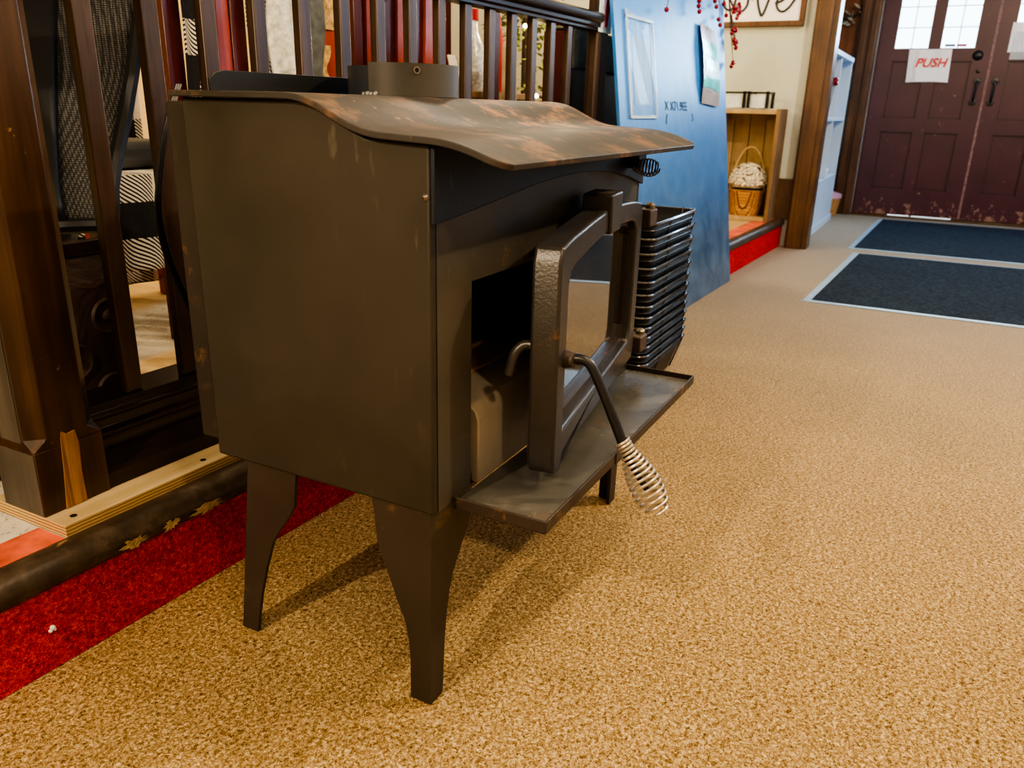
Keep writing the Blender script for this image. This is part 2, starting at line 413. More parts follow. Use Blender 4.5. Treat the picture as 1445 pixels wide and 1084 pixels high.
# ------------------------------------------------------------------ room shell
def pY(x): return .512 - .0405*x           # front of the step along x
struct(MB().box((-3, -3, -.05), (6.56, pY(0)+.5, 0)).build('floor', M_CARPET, smooth=0), 'golden tan loop pile carpet running to the maroon doors', 'floor')
mb = MB().hull([(-3, pY(-3)+.012, .002), (4.42, pY(4.42)+.012, .002), (4.42, 3.4, .002), (-3, 3.4, .002)],
               [(-3, pY(-3)+.012, .165), (4.42, pY(4.42)+.012, .165), (4.42, 3.4, .165), (-3, 3.4, .165)])
struct(mb.build('platform', M_VINYL, smooth=0), 'raised platform floor of worn tan sheet flooring and off white paint', 'platform')
mb = MB().hull([(-3, pY(-3), .001), (4.40, pY(4.40), .001), (4.40, pY(4.40)+.012, .001), (-3, pY(-3)+.012, .001)],
               [(-3, pY(-3), .13), (4.40, pY(4.40), .13), (4.40, pY(4.40)+.012, .13), (-3, pY(-3)+.012, .13)])
struct(mb.build('baseboard_step', M_RED, smooth=0), 'bright red carpet covering the riser of the platform step', 'riser')
# nosing: rounded strip
prof = [(.0, .126), (-.006, .130), (-.012, .142), (-.012, .152), (-.006, .164), (.004, .171), (.022, .172), (.039, .168), (.039, .16), (.012, .13)]
def nose_run(x0, x1, n):
    m = MB(); R = []
    for i in range(n+1):
        x = x0 + (x1-x0)*i/n; R.append([(x, pY(x)+a, z) for a, z in prof])
    k = len(prof); m.v = [Vector(p) for r in R for p in r]
    for i in range(n):
        for j in range(k): m.f.append((i*k+j, i*k+(j+1)%k, (i+1)*k+(j+1)%k, (i+1)*k+j))
    m.f += [tuple(range(k))[::-1], tuple(n*k+j for j in range(k))]; m.fm = [0]*len(m.f); return m
nose = struct(nose_run(-3, 4.41, 40).build('trim_1', M_NOSE), 'dark chipped wooden nosing along the platform edge', 'nosing')
for cx, w in ((-.062, .05), (.005, .035), (.075, .075)):
    m = MB(); rnd = random.Random(int(cx*1000)); pts = []
    for k in range(30):
        a = 2*pi*k/30; q = rnd.uniform(.5, 1.15); pts.append((cx+cos(a)*w/2*q, .1395+sin(a)*.009*q+.0015))
    m.add([(x, pY(x)-.0135, z) for x, z in pts], [tuple(range(30))])
    m.build('chip', M_RAWNOSE, nose, smooth=0)
# red painted strip on the platform beside the nosing
mb = MB().hull([(x, pY(x)+y, .1655) for x, y in ((-3,.034),(-.128,.034),(-.128,.105),(-3,.13))], [(x, pY(x)+y, .1662) for x, y in ((-3,.034),(-.128,.034),(-.128,.105),(-3,.13))])
mb.hull([(x, pY(x)+y, .1655) for x, y in ((2.1,.034),(4.38,.034),(4.38,.13),(2.1,.13))], [(x, pY(x)+y, .1662) for x, y in ((2.1,.034),(4.38,.034),(4.38,.13),(2.1,.13))])
struct(mb.build('trim_2', M_REDPAINT, smooth=0), 'strip of red paint on the platform floor behind the nosing', 'painted strip')
# fluff on red riser
tag(MB().ball((-.193, pY(-.193)-.003, .068), .004, 7).ball((-.196, pY(-.193)-.002, .064), .003, 6).ball((-.190, pY(-.193)-.002, .063), .0025, 6).build('carpet_lint', M_FUR), 'pale tuft of lint stuck on the red riser carpet', 'lint')

# walls
struct(MB().box((4.42, .30, 0), (4.54, 3.4, 2.8)).build('wall_front', M_WALL, smooth=0), 'cream wall at the end of the platform', 'wall')
struct(MB().box((-3, 3.4, 0), (4.54, 3.5, 2.8)).build('wall_left', M_WALLY, smooth=0), 'warm lit wall behind the dining chairs', 'wall')
struct(MB().box((-3.1, -3.1, 0), (-3, 3.5, 2.8)).build('wall_back', M_WALLD, smooth=0), 'cream wall behind the camera', 'wall')
struct(MB().box((-3.1, -3.1, 0), (6.7, -3, 2.8)).build('wall_right', M_WALLD, smooth=0), 'cream wall along the open side of the carpet', 'wall')
struct(MB().box((-3.1, -3.1, 2.8), (6.7, 3.5, 2.9)).build('ceiling', M_CEIL, smooth=0), 'plain pale ceiling', 'ceiling')
mb = MB().box((6.56, -3, 0), (6.68, -1.44, 2.8)).box((6.56, .13, 0), (6.68, .7, 2.8)).box((6.56, -1.44, 2.12), (6.68, .13, 2.8))
struct(mb.build('wall_entrance', M_WALL, smooth=0), 'wall around the double entrance doors', 'wall')
struct(MB().box((4.54, .54, 0), (6.56, .62, 2.8)).build('wall_alcove', M_WALL, smooth=0), 'cream wall behind the white bookcase', 'wall')
struct(MB().box((5.0, .525, 1.18), (6.55, .54, 2.4)).box((6.545, .29, 1.12), (6.56, .54, 2.4)).build('trim_3', M_PANELWALL, smooth=0), 'reddish wood panelling above the bookcase', 'panelling')
struct(MB().box((6.54, .29, .0), (6.56, .54, .46)).build('trim_4', M_OAKDK, smooth=0), 'dark wainscot beside the door casing', 'wainscot')
# end post (casing of the wall end)
p = MB().box((4.36, .187, 0), (4.56, .300, 2.6)); p.box((4.345, .205, 0), (4.36, .29, 2.6)); p.box((4.36, .172, 0), (4.50, .187, 2.6))
struct(p.build('trim_5', M_OAK, bevel=.004), 'wide brown wood casing at the end of the cream wall', 'casing')
struct(MB().box((4.395, .301, .166), (4.42, 3.3, .405)).build('baseboard_front', M_OAK, bevel=.003), 'brown wood baseboard under the cream wall', 'baseboard')
# door casing left / head / right
p = MB().box((6.46, .14, 0), (6.56, .285, 2.2)); p.box((6.44, .155, 0), (6.46, .20, 2.2)); p.box((6.44, .225, 0), (6.46, .27, 2.2))
struct(p.build('trim_6', M_OAKDK, bevel=.004), 'brown moulded casing left of the maroon doors', 'casing')
struct(MB().box((6.46, -1.60, 0), (6.56, -1.45, 2.2)).build('trim_7', M_OAKDK, bevel=.004), 'brown casing right of the maroon doors', 'casing')
struct(MB().box((6.46, -1.60, 2.13), (6.56, .285, 2.28)).build('trim_8', M_OAKDK, bevel=.004), 'brown head casing over the maroon doors', 'casing')
struct(MB().box((6.46, -1.44, 0), (6.60, .13, .014)).box((6.50, .13, .0141), (6.54, -.14, .0218)).box((6.50, -.60, .0141), (6.54, -1.44, .0218)).box((6.50, -.30, .0141), (6.54, -.315, .0218)).build('trim_9', M_OAK, bevel=.004), 'worn wooden threshold under the maroon doors with added light-blocking strips', 'threshold')  # small strips added on top block part of the light under the doors
for nm, ya, yb in (('a', -.40, -.07), ('b', -.62, -.43)):
    pass

# ---- doors: y0 (left edge) to y1
def entrance_door(idx, y0, y1, hand, label):
    # stiles and rails as separate boxes around openings; x front = 6.50
    xf, xb = 6.50, 6.545; W = y0-y1
    root = thing('door_%d' % idx, label, 'door', (xf, y0, 0)); root['kind'] = 'structure'
    def Y(t): return y0 - t*W
    cols = [(.150, .445), (.555, .845)]
    m = MB(); m.box((xf, y0, .022), (xb, Y(.150), 2.10)); m.box((xf, Y(.445), .022), (xb, Y(.555), 2.10)); m.box((xf, Y(.845), .022), (xb, y1, 2.10))
    for a, b in cols:
        m.box((xf, Y(a), .022), (xb, Y(b), .225)); m.box((xf, Y(a), .66), (xb, Y(b), .765)); m.box((xf, Y(a), 1.178), (xb, Y(b), 1.268)); m.box((xf, Y(a), 1.90), (xb, Y(b), 2.10))
        for z0, z1 in ((.225, .66), (.765, 1.178)):
            m.box((xf+.018, Y(a), z0), (xb-.008, Y(b), z1))
    m.build('door_slab', M_DOOR, root, smooth=0)
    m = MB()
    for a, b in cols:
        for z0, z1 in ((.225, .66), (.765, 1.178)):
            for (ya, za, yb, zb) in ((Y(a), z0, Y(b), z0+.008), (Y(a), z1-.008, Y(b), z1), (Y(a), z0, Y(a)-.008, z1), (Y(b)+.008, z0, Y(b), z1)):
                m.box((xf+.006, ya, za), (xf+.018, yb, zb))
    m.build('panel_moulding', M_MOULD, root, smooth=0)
    m = MB()
    m.box((xf-.002, (y1 if hand else y0)+(.008 if hand else 0), .02), (xf, (y1 if hand else y0)-(0 if hand else .008), 1.7)); m.build('worn_edge', M_DOOREDGE, root, smooth=0)
    for a, b in cols:
        pn = MB().box((xf+.02, Y(a), 1.268), (xf+.024, Y(b), 1.90)).build('window_pane', M_PANE, root, smooth=0)
        ld = MB(); ym = (Y(a)+Y(b))/2
        ld.box((xf+.016, ym-.003, 1.268), (xf+.019, ym+.003, 1.90))
        for k in range(1, 5):
            z = 1.268+k*.145 - .003
            if z < 1.9: ld.box((xf+.016, Y(a), z), (xf+.019, Y(b), z+.006))
        ld.build('leading', M_INK, pn, smooth=0)
    # handle
    hy = Y(.925) if hand else Y(.075)
    h = MB(); h.tube(roundpath([(xf-.004, hy, 1.035), (xf-.055, hy, 1.02), (xf-.05, hy+.005, .91), (xf-.004, hy+.006, .89)], .03), .008, 8)
    h.lathe((xf, hy, 1.037), [(.001, .012), (.024, .010), (.026, 0)], 16, (-1, 0, 0)); h.lathe((xf, hy+.006, .888), [(.001, .012), (.024, .010), (.026, 0)], 16, (-1, 0, 0))
    h.build('door_handle', M_BLACK, root)
    if hand:
        l = MB().lathe((xf, hy+.03, 1.215), [(.001, .02), (.02, .02), (.03, .012), (.036, 0)], 20, (-1, 0, 0)); l.box((xf-.026, hy+.012, 1.212), (xf-.018, hy+.048, 1.218)); l.build('deadbolt', M_BLACK, root)
        MB().lathe((xf, hy+.008, 1.105), [(.001, .012), (.012, .010), (.015, 0)], 12, (-1, 0, 0)).build('lock_latch', M_BLACK, root)
    return root
entrance_door(1, .130, -.650, True, 'maroon paneled door with leaded windows and a taped paper sign')
entrance_door(2, -.6505, -1.435, False, 'maroon paneled door at the right edge of the photo, handle near its left side')

# outdoor ground/sky is the world; a pale pavement outside
struct(MB().box((6.7, -6, -.06), (16, 6, -.01)).build('ground_outside', plain('pavement', (.6, .62, .65), .8), smooth=0), 'bright pavement outside the entrance doors', 'ground')

# push sign
sg = thing('push_sign', 'white paper sign with red PUSH lettering taped on the maroon door', 'sign', (6.49, -.24, 1.1))
def shY(u, v):  # paper surface, u 0..1 left->right, v 0..1 bottom->top
    yl = -.095 - .01*(1-v); return (6.494 - .006*sin(pi*u)*(1-v) - .003*sin(u*9), yl - u*.29 + .0*v, 1.024 + v*.236 + .006*sin(u*3)*(1-v))
MB().grid(lambda u, v: shY(u, v), 14, 10).build('paper', M_PAPER, sg)
text_mesh('PUSH', .088, lambda x, y: (6.4845, -.150 - x, 1.135 + y*1.0), shear=.25, offset=.0022).build('lettering', M_INKRED, sg, smooth=0)
MB().grid(lambda u, v: (6.4865-.002*u, -.142-.02*u-.006*sin(v*9), 1.03+v*.22), 2, 8).build('tape', film('packing_tape', (.85, .8, .65), .35), sg)
# window stickers
st = thing('window_sticker', 'small red white and blue sticker strip at the bottom of the door window', 'sticker', (6.51, -.39, 1.29))
MB().box((6.512, -.33, 1.278), (6.514, -.40, 1.296)).build('blue_part', plain('sticker_blue', (.12, .12, .3), .5), st, smooth=0)
MB().box((6.512, -.41, 1.278), (6.514, -.475, 1.296)).build('red_part', plain('sticker_red', (.35, .06, .08), .5), st, smooth=0)
nt_ = thing('posted_notice', 'clear sleeve with grey notices taped beside the right door window', 'notice', (6.49, -.82, 1.2))
MB().grid(lambda u, v: (6.493-.003*sin(u*7), -.745-u*.30, 1.235+v*.20), 6, 4).build('sheet', M_PAPER, nt_)
MB().grid(lambda u, v: (6.489-.003*sin(u*5), -.765-u*.30, 1.185+v*.19), 6, 4).build('plastic_sleeve', film('sleeve_film', (.8, .85, .9), .5), nt_)

# mats
def floor_mat(x0, x1, y0, y1, label, th=.008, skew=0):
    r = thing('door_mat', label, 'mat', (x0, y0, 0))
    MB().hull([(x0,y0,.0005),(x1,y0-skew,.0005),(x1,y1,.0005),(x0,y1,.0005)], [(x0,y0,th-.003),(x1,y0-skew,th-.003),(x1,y1,th-.003),(x0,y1,th-.003)]).build('border', M_MATEDGE, r, bevel=.001)
    b = .035; MB().hull([(x0+b,y0-b,th-.003),(x1-b,y0-b-skew,th-.003),(x1-b,y1+b,th-.003),(x0+b,y1+b,th-.003)], [(x0+b,y0-b,th),(x1-b,y0-b-skew,th),(x1-b,y1+b,th),(x0+b,y1+b,th)]).build('pile', M_MAT, r, smooth=0)
floor_mat(2.885, 4.40, -.035, -1.6, 'dark blue-grey door mat with pale border, the one nearer the stove', skew=.06)
floor_mat(4.56, 6.27, -.045, -1.6, 'dark blue-grey door mat lying against the maroon doors', skew=.05)

# ------------------------------------------------------------------ white bookcase in alcove
bc = thing('white_bookcase', 'white painted bookcase with open shelves in the alcove by the doors', 'bookcase', (5.4, .38, 0))
x0, x1, yf, yb = 4.86, 6.02, .245, .50
MB().box((x0, yf, .0), (x0+.03, yb, 1.17)).box((x1-.03, yf, 0), (x1, yb, 1.17)).box((x0, yf-.008, 1.14), (x1, yb, 1.17)).build('carcass', M_WHITE, bc, bevel=.002)
MB().box((x0+.03, yb-.012, .03), (x1-.03, yb, 1.14)).build('back_panel', plain('white_back', (.58, .62, .68), .5, 0, .03), bc, smooth=0)
for z in (.335, .745): MB().box((x0+.03, yf+.001, z-.012), (x1-.03, yb-.012, z+.012)).build('shelf', M_WHITE, bc, bevel=.002)
MB().box((5.40, yf+.003, .35), (5.43, yb-.012, 1.14)).build('divider', M_WHITE, bc, smooth=0)
MB().box((x0+.03, yf+.002, .04), (x1-.03, yf+.015, .323)).build('lower_panel', M_WHITE, bc, smooth=0)
MB().box((x0-.004, yf-.01, 0), (x1+.004, yf-.001, .045)).build('plinth', M_WHITE, bc, smooth=0)
ts = thing('white_cabinet', 'tall narrow white cabinet between the wood casing and the bookcase', 'cabinet', (4.7, .4, 0))
MB().box((4.60, .235, 0), (4.63, .50, 2.1)).build('side_panel', M_WHITE, ts, smooth=0); MB().box((4.80, .235, 0), (4.83, .50, 2.1)).build('side_panel', M_WHITE, ts, smooth=0)
MB().box((4.63, .45, .02), (4.80, .46, 2.08)).build('back_panel', M_WHITE, ts, smooth=0)
# things on the bookcase
fl = thing('red_flower', 'small red artificial flower on the upper bookcase shelf', 'flower', (5.5, .27, .9))
m = MB()
for k in range(6): m.ball((5.30+.012*cos(k), .262+.01*sin(k*2), .985+.012*sin(k)), .017, 6)
m.build('petals', M_BERRY, fl); MB().tube([(5.30, .262, .98), (5.31, .27, .87), (5.30, .28, .758)], .003, 6).build('stem', M_LEAFG, fl); MB().grid(lambda u, v: (5.30+.05*u, .255+.02*v, .95+.03*sin(pi*u)*(v-.3)), 4, 3).build('leaf', M_LEAFG, fl)
tag(MB().lathe((5.62, .33, .3485), [(.001,0),(.06,0),(.075,.05),(.07,.055),(.05,.01),(.001,.01)], 20).build('white_bowl', M_PAPER), 'white bowl on the lower open bookcase shelf', 'bowl')
tag(MB().lathe((5.2, .34, .3485), [(.001,0),(.04,0),(.045,.05),(.03,.12),(.045,.17),(.04,.17),(.026,.12),(.001,.1)], 20).build('white_vase', M_PAPER), 'white vase on the lower open bookcase shelf', 'vase')
tag(MB().ball((5.32, .33, 1.1715+.055), .055, 12).build('pink_ornament', M_PINK), 'pink ball ornament standing on top of the bookcase', 'ornament')
br = thing('storage_basket', 'small brown basket with a pink lid on the floor beside the door casing', 'basket', (6.25, .2, 0))
MB().lathe((6.30, .33, 0.001), [(.001, 0), (.10, 0), (.12, .14), (.11, .14), (.09, .01)], 20).build('basket_body', M_WICKER, br)
MB().lathe((6.30, .33, .14), [(.125, 0), (.125, .03), (.06, .05), (.02, .055), (.02, .10), (.001, .10)], 20).build('basket_lid', M_PINK, br)
# wreath on panelling
wr = thing('leaf_wreath', 'silvery dried leaf wreath on the wood panelling above the bookcase', 'wreath', (6.3, .46, 1.7))
rnd = random.Random(5); m = MB()
for k in range(90):
    a = rnd.uniform(0, 2*pi); R = .17+rnd.uniform(-.05, .05); c = Vector((6.505+rnd.uniform(-.02, .02), .40+cos(a)*R*.8, 1.66+sin(a)*R))
    d = Vector((rnd.uniform(-1,1), rnd.uniform(-1,.2), rnd.uniform(-1,1))).normalized()*.04; e = d.cross(Vector((0,1,.3))).normalized()*.013
    m.add([c-d, c+e, c+d, c-e], [(0,1,2,3)])
m.build('leaves', M_SILVER, wr, smooth=0); MB().tube([(6.52, .40+cos(a*pi/8)*.136, 1.66+sin(a*pi/8)*.17) for a in range(17)], .012, 6).build('hoop', M_TWIG, wr)

# ------------------------------------------------------------------ crate with basket of flowers, on platform by cream wall
cr = thing('wooden_crate', 'open wooden crate stood on end against the cream wall', 'crate', (4.28, .6, .166))
ya, yb_ = .385, .80; xa, xb = 4.16, 4.392; zt = .800
MB().box((xa, ya, .166), (xb, ya+.022, zt)).build('side_board', M_CRATE, cr, bevel=.002)
MB().box((xa, yb_-.022, .166), (xb, yb_, zt)).build('side_board', M_CRATE, cr, bevel=.002)
MB().box((xa, ya+.0225, zt-.03), (xb, yb_-.0225, zt-.006)).build('top_board', M_PINE, cr, bevel=.002)
MB().box((xa, ya+.0225, .1665), (xb, yb_-.0225, .19)).build('bottom_board', M_PINE, cr, bevel=.002)
for k in range(4):
    y = ya+.023+k*.0925; MB().box((xb-.012, y, .191), (xb-.001, y+.088, zt-.031)).build('back_board', M_PINE, cr, smooth=0)
bk = thing('wicker_basket', 'round wicker basket holding cream flowers inside the crate', 'basket', (4.255, .53, .19))
bcx, bcy = 4.250, .540
def oval(c, prof, n=28, sx=.8, sy=1.1):
    m = MB(); m.lathe((0,0,0), prof, n); m.v = [Vector((c[0]+v.x*sx, c[1]+v.y*sy, c[2]+v.z)) for v in m.v]; return m
oval((bcx, bcy, .191), [(.001,0),(.075,0),(.085,.05),(.092,.14),(.096,.145),(.088,.15),(.078,.05),(.001,.02)]).build('basket_body', M_WICKER, bk)
MB().tube([(bcx, bcy+cos(a)*.098, .33+sin(a)*.255) for a in [pi*k/20 for k in range(21)]], .005, 8).build('basket_handle', M_PINE, bk)
hd = thing('flower_bunch', 'bunch of cream hydrangea flowers in the wicker basket', 'flowers', (bcx, bcy, .34))
rnd = random.Random(9); m = MB()
for k in range(330):
    t = rnd.uniform(0, 2*pi); ph = math.acos(rnd.uniform(-.1, 1)); c = Vector((bcx+.085*sin(ph)*cos(t), bcy+.105*sin(ph)*sin(t), .385+.105*cos(ph)))
    nrm = (c-Vector((bcx, bcy, .34))).normalized(); a1 = nrm.cross(Vector((rnd.random(), rnd.random(), rnd.random()))).normalized(); a2 = nrm.cross(a1); s = .011
    m.add([c+nrm*.004, c+a1*s+nrm*.007, c+(a1+a2)*s*.9, c+a2*s+nrm*.007, c+(a2-a1)*s*.9, c-a1*s+nrm*.007, c-(a1+a2)*s*.9, c-a2*s+nrm*.007, c+(a1-a2)*s*.9], [(0,i,i%8+1) for i in range(1, 9)])
m.build('petals', M_FLOWER, hd, smooth=0)
oval((bcx, bcy, .36), [(.001,.115),(.04,.11),(.07,.08),(.085,.03),(.08,-.005),(.001,-.01)]).build('flower_heads', M_FLOWER, hd)
oval((bcx, bcy, .335), [(.001,.02),(.07,.015),(.083,.0),(.001,-.01)]).build('foliage', M_INK, hd)
# black wire rack on crate
wk = thing('wire_rack', 'small black metal rack with glass panes on top of the crate', 'rack', (4.28, .6, .801))
m = MB()
for (y0, z0, y1, z1) in ((.47,.801,.47,.885), (.575,.801,.575,.885), (.60,.801,.60,.885), (.76,.801,.76,.885), (.47,.882,.76,.882)):
    for xx in (4.18, 4.34): m.box((xx-.010, y0-.008, z0), (xx+.010, y1+.008, z1+.007))
m.box((4.18, .465, .878), (4.34, .477, .889)); m.box((4.18, .755, .878), (4.34, .765, .889)); m.build('frame', M_BLACK, wk, smooth=0)
for y0, y1 in ((.482, .57), (.605, .75)): MB().box((4.181, y0, .803), (4.184, y1, .876)).build('pane', plain('frosted_pane', (.62, .72, .74), .2, 0, .15), wk, smooth=0)
# love sign
fr = thing('framed_sign', 'white framed sign with black script lettering on the cream wall', 'sign', (4.40, .7, 1.5))
fy0, fy1, fz0, fz1 = .362, 1.02, 1.250, 1.62; t = .028
for a, b in (((4.385, fy0, fz0), (4.419, fy1, fz0+t)), ((4.385, fy0, fz1-t), (4.419, fy1, fz1)), ((4.385, fy0, fz0+t), (4.419, fy0+t, fz1-t)), ((4.385, fy1-t, fz0+t), (4.419, fy1, fz1-t))):
    MB().box(a, b).build('frame_rail', M_OAKDK, fr, bevel=.002)
MB().box((4.40, fy0+t, fz0+t), (4.418, fy1-t, fz1-t)).build('board', M_PAPER, fr, smooth=0)
def scr(pts, w=.006):
    m = MB(); pts = roundpath([(4.396, y, z) for y, z in pts], .03, 5); m.tube(pts, w, 6); return m
script = [  # 'love' brush script; y grows to the left
 [(.90,1.335),(.86,1.36),(.80,1.53),(.83,1.58),(.86,1.53),(.83,1.36),(.79,1.335),(.75,1.37)],
 [(.725,1.42),(.765,1.40),(.765,1.345),(.725,1.325),(.69,1.36),(.69,1.41),(.725,1.425),(.66,1.395)],
 [(.64,1.42),(.63,1.36),(.605,1.30),(.59,1.33),(.57,1.40),(.555,1.425),(.535,1.41)],
 [(.535,1.37),(.49,1.385),(.475,1.42),(.50,1.435),(.525,1.40),(.525,1.345),(.49,1.32),(.455,1.345),(.42,1.40)]]
for pts in script: scr(pts, .0065).build('letter', M_INK, fr)

# ------------------------------------------------------------------ railing
def rY(x, y0): return y0 - .0405*x
ra = thing('balustrade', 'dark stained wooden balustrade along the platform edge behind the stove', 'railing', (.9, .62, .185))
def octpost(m, x0, x1, y0, y1, z0, z1, c):
    poly = [(x0+c,y0),(x1-c,y0),(x1,y0+c),(x1,y1-c),(x1-c,y1),(x0+c,y1),(x0,y1-c),(x0,y0+c)]
    m.prism(poly, 'z', z0, z1)
nx0, nx1, ny0, ny1 = -.125, -.016, .604, .700
# near newel: square foot, stop chamfer, chamfered shaft
m = MB(); m.box((nx0, ny0, .186), (nx1, ny1, .288))
def octp(c): return [(nx0+c,ny0),(nx1-c,ny0),(nx1,ny0+c),(nx1,ny1-c),(nx1-c,ny1),(nx0+c,ny1),(nx0,ny1-c),(nx0,ny0+c)]
m.hull([(x, y, .288) for x, y in octp(.001)], [(x, y, .300) for x, y in octp(.016)])
m.hull([(x, y, .300) for x, y in octp(.016)], [(x, y, .305) for x, y in octp(.022)])
m.hull([(x, y, .305) for x, y in octp(.022)], [(x, y, 1.20) for x, y in octp(.022)])
m.build('newel_post', M_NEWEL, ra, bevel=.0015)
MB().box((nx0-.0012, ny0+.001, .187), (nx0, ny1-.001, .286)).box((nx0-.0012, ny0+.024, .30), (nx0, ny1-.024, 1.1)).build('worn_side', M_WORN, ra, smooth=0)
m = MB(); pts = [(-.092,.187),(-.058,.187),(-.059,.24),(-.056,.285),(-.060,.305),(-.072,.303),(-.080,.309),(-.083,.297),(-.086,.25)]
m.prism(pts, 'y', ny0-.0018, ny0+.001); m.build('exposed_wood', M_SPLIT, ra, smooth=0)
# far newel
fx0, fx1 = 1.852, 1.948
m = MB(); octpost(m, fx0, fx1, rY(1.92, .652), rY(1.92, .652)+.038, .186, 1.135, .004); m.build('newel_post', M_RAIL, ra, bevel=.002)
m = MB().box((fx0-.006, rY(1.92, .652)-.006, 1.1352), (fx1+.006, rY(1.92, .652)+.044, 1.15)); m.build('newel_cap', M_RAIL, ra, bevel=.003)
# moulded base
def run_profile(prof, x0, x1, y0):
    m = MB(); k = len(prof); m.v = [Vector((x, rY(x, y0)+a, z)) for x in (x0, x1) for a, z in prof]
    for j in range(k): m.f.append((j, (j+1)%k, k+(j+1)%k, k+j))
    m.f += [tuple(range(k))[::-1], tuple(k+j for j in range(k))]; m.fm = [0]*len(m.f); return m
base = [(.0,.186),(.0,.212),(.004,.216),(.020,.236),(.024,.240),(.026,.243),(.026,.262),(.018,.267),(.018,.272),(.026,.274),(.032,.276),(.034,.290),(.029,.293),(.029,.297),(.038,.300),(.040,.312),(.12,.312),(.12,.186)]
run_profile(base, nx1, fx0, .606).build('bottom_rail', M_RAILX, ra, bevel=.001)
top = [(.0,.0),(.0,.008),(-.006,.012),(-.006,.022),(-.016,.028),(-.018,.034),(-.018,.046),(-.012,.052),(.0,.055),(.03,.058),(.05,.052),(.055,.03),(.05,.012),(.045,0)]
run_profile([(a, z+1.014) for a, z in top], nx1-.02, fx0+.005, .648).build('handrail', M_RAILX, ra, bevel=.001)
for i in range(16):
    x = .0865 + i*.1130
    if x > 1.72: break
    w = .0155; z0, z1 = .3125, 1.0135; y = rY(x, .655)
    m = MB()
    m.box((x-w, y, z0), (x+w, y+.019, z1)); m.build('baluster', M_RAIL, ra, bevel=.0025)
for i in range(16):
    x = .094 + (i+.5)*.1128
    if x > 1.72: break
# plywood strip under the railing
pl = thing('plywood_strip', 'raw plywood strip screwed down under the balustrade', 'board', (.9, .6, .166))
px0, px1 = -.126, 1.985
MB().hull([(px0, rY(px0,.552),.1855), (px1, rY(px1,.552),.1855), (px1, rY(px1,.73),.1855), (px0, rY(px0,.73),.1855)][::1], [(px0, rY(px0,.552),.1858), (px1, rY(px1,.552),.1858), (px1, rY(px1,.73),.1858), (px0, rY(px0,.73),.1858)]).build('top_face', M_PLY, pl, smooth=0)
MB().hull([(px0, rY(px0,.552),.166), (px1, rY(px1,.552),.166), (px1, rY(px1,.73),.166), (px0, rY(px0,.73),.166)], [(px0, rY(px0,.552),.1855), (px1, rY(px1,.552),.1855), (px1, rY(px1,.73),.1855), (px0, rY(px0,.73),.1855)]).build('edge_plies', M_PLYEDGE, pl, smooth=0)
for x in (-.1, .136, .7, 1.3): MB().lathe((x, rY(x, .572), .1857), [(.001,.0012),(.004,.0012),(.0055,0)], 14).build('screw', M_BLACK, pl)
# card taped on far newel
ca = thing('taped_card', 'small card with a red figure taped to the far newel post', 'card', (1.93, .57, 1.06))
yq = rY(1.92, .652)-.004
MB().box((1.845, yq, 1.012), (1.955, yq+.001, 1.125)).build('card', plain('card_paper', (.62, .80, .85), .4), ca, smooth=0)
MB().box((1.857, yq-.001, 1.022), (1.944, yq-.0002, 1.122)).build('picture', plain('card_print', (.50, .58, .78), .35, 0, .3, 60), ca, smooth=0)
m = MB(); m.prism([(1.895,1.03),(1.915,1.028),(1.922,1.06),(1.930,1.085),(1.918,1.112),(1.908,1.12),(1.898,1.10),(1.892,1.07)], 'y', yq-.002, yq-.0011); m.build('red_figure', M_REDCLOTH, ca, smooth=0)
# hanging cords
m = MB()
for k in range(3):
    o = .004*k
    m.tube(roundpath([(.205+o, .612, .80), (.168+o, .603, .745), (.146+o, .60, .69), (.125+o, .598, .61), (.130+o*1.3, .598, .55), (.152+o, .600, .49), (.182+o, .603, .42), (.215, .606, .36)], .05), .0025, 6)
tag(m.build('black_cord', M_BLACK), 'black cords hanging down in front of a baluster behind the stove', 'cord')

# ------------------------------------------------------------------ blue panel leaning on the newel
U = Vector((.9994, -.035, 0)).normalized(); V = Vector((.0048, .1375, .9905)).normalized(); Nn = U.cross(V).normalized()   # Nn points to the carpet side
if Nn.y > 0: Nn = -Nn
P0 = Vector((1.83, .388, .001))
PM = Matrix(((U.x, -Nn.x, V.x, P0.x), (U.y, -Nn.y, V.y, P0.y), (U.z, -Nn.z, V.z, P0.z), (0, 0, 0, 1)))
def panel_thing(name, label, cat): return thing(name, label, cat, mat=PM)
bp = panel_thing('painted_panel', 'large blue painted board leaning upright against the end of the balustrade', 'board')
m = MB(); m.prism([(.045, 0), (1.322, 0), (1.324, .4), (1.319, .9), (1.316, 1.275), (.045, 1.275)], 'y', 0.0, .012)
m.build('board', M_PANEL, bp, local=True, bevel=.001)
text_mesh('X X71.9EE', .052, lambda x, y: (.487+x*1.15, -.0012, .785+y*.9), shear=-.1, offset=.0005).build('marker_writing', M_BLUEINK, bp, local=True, smooth=0)
text_mesh('3', .05, lambda x, y: (.80+x, -.0012, .745+y*.8), offset=.0005).build('marker_digit', M_BLUEINK, bp, local=True, smooth=0)
MB().add([(.488,-.0012,.735),(.498,-.0012,.735),(.512,-.0012,.772),(.502,-.0012,.772)], [(0,1,2,3)]).build('marker_stroke', M_BLUEINK, bp, local=True, smooth=0)
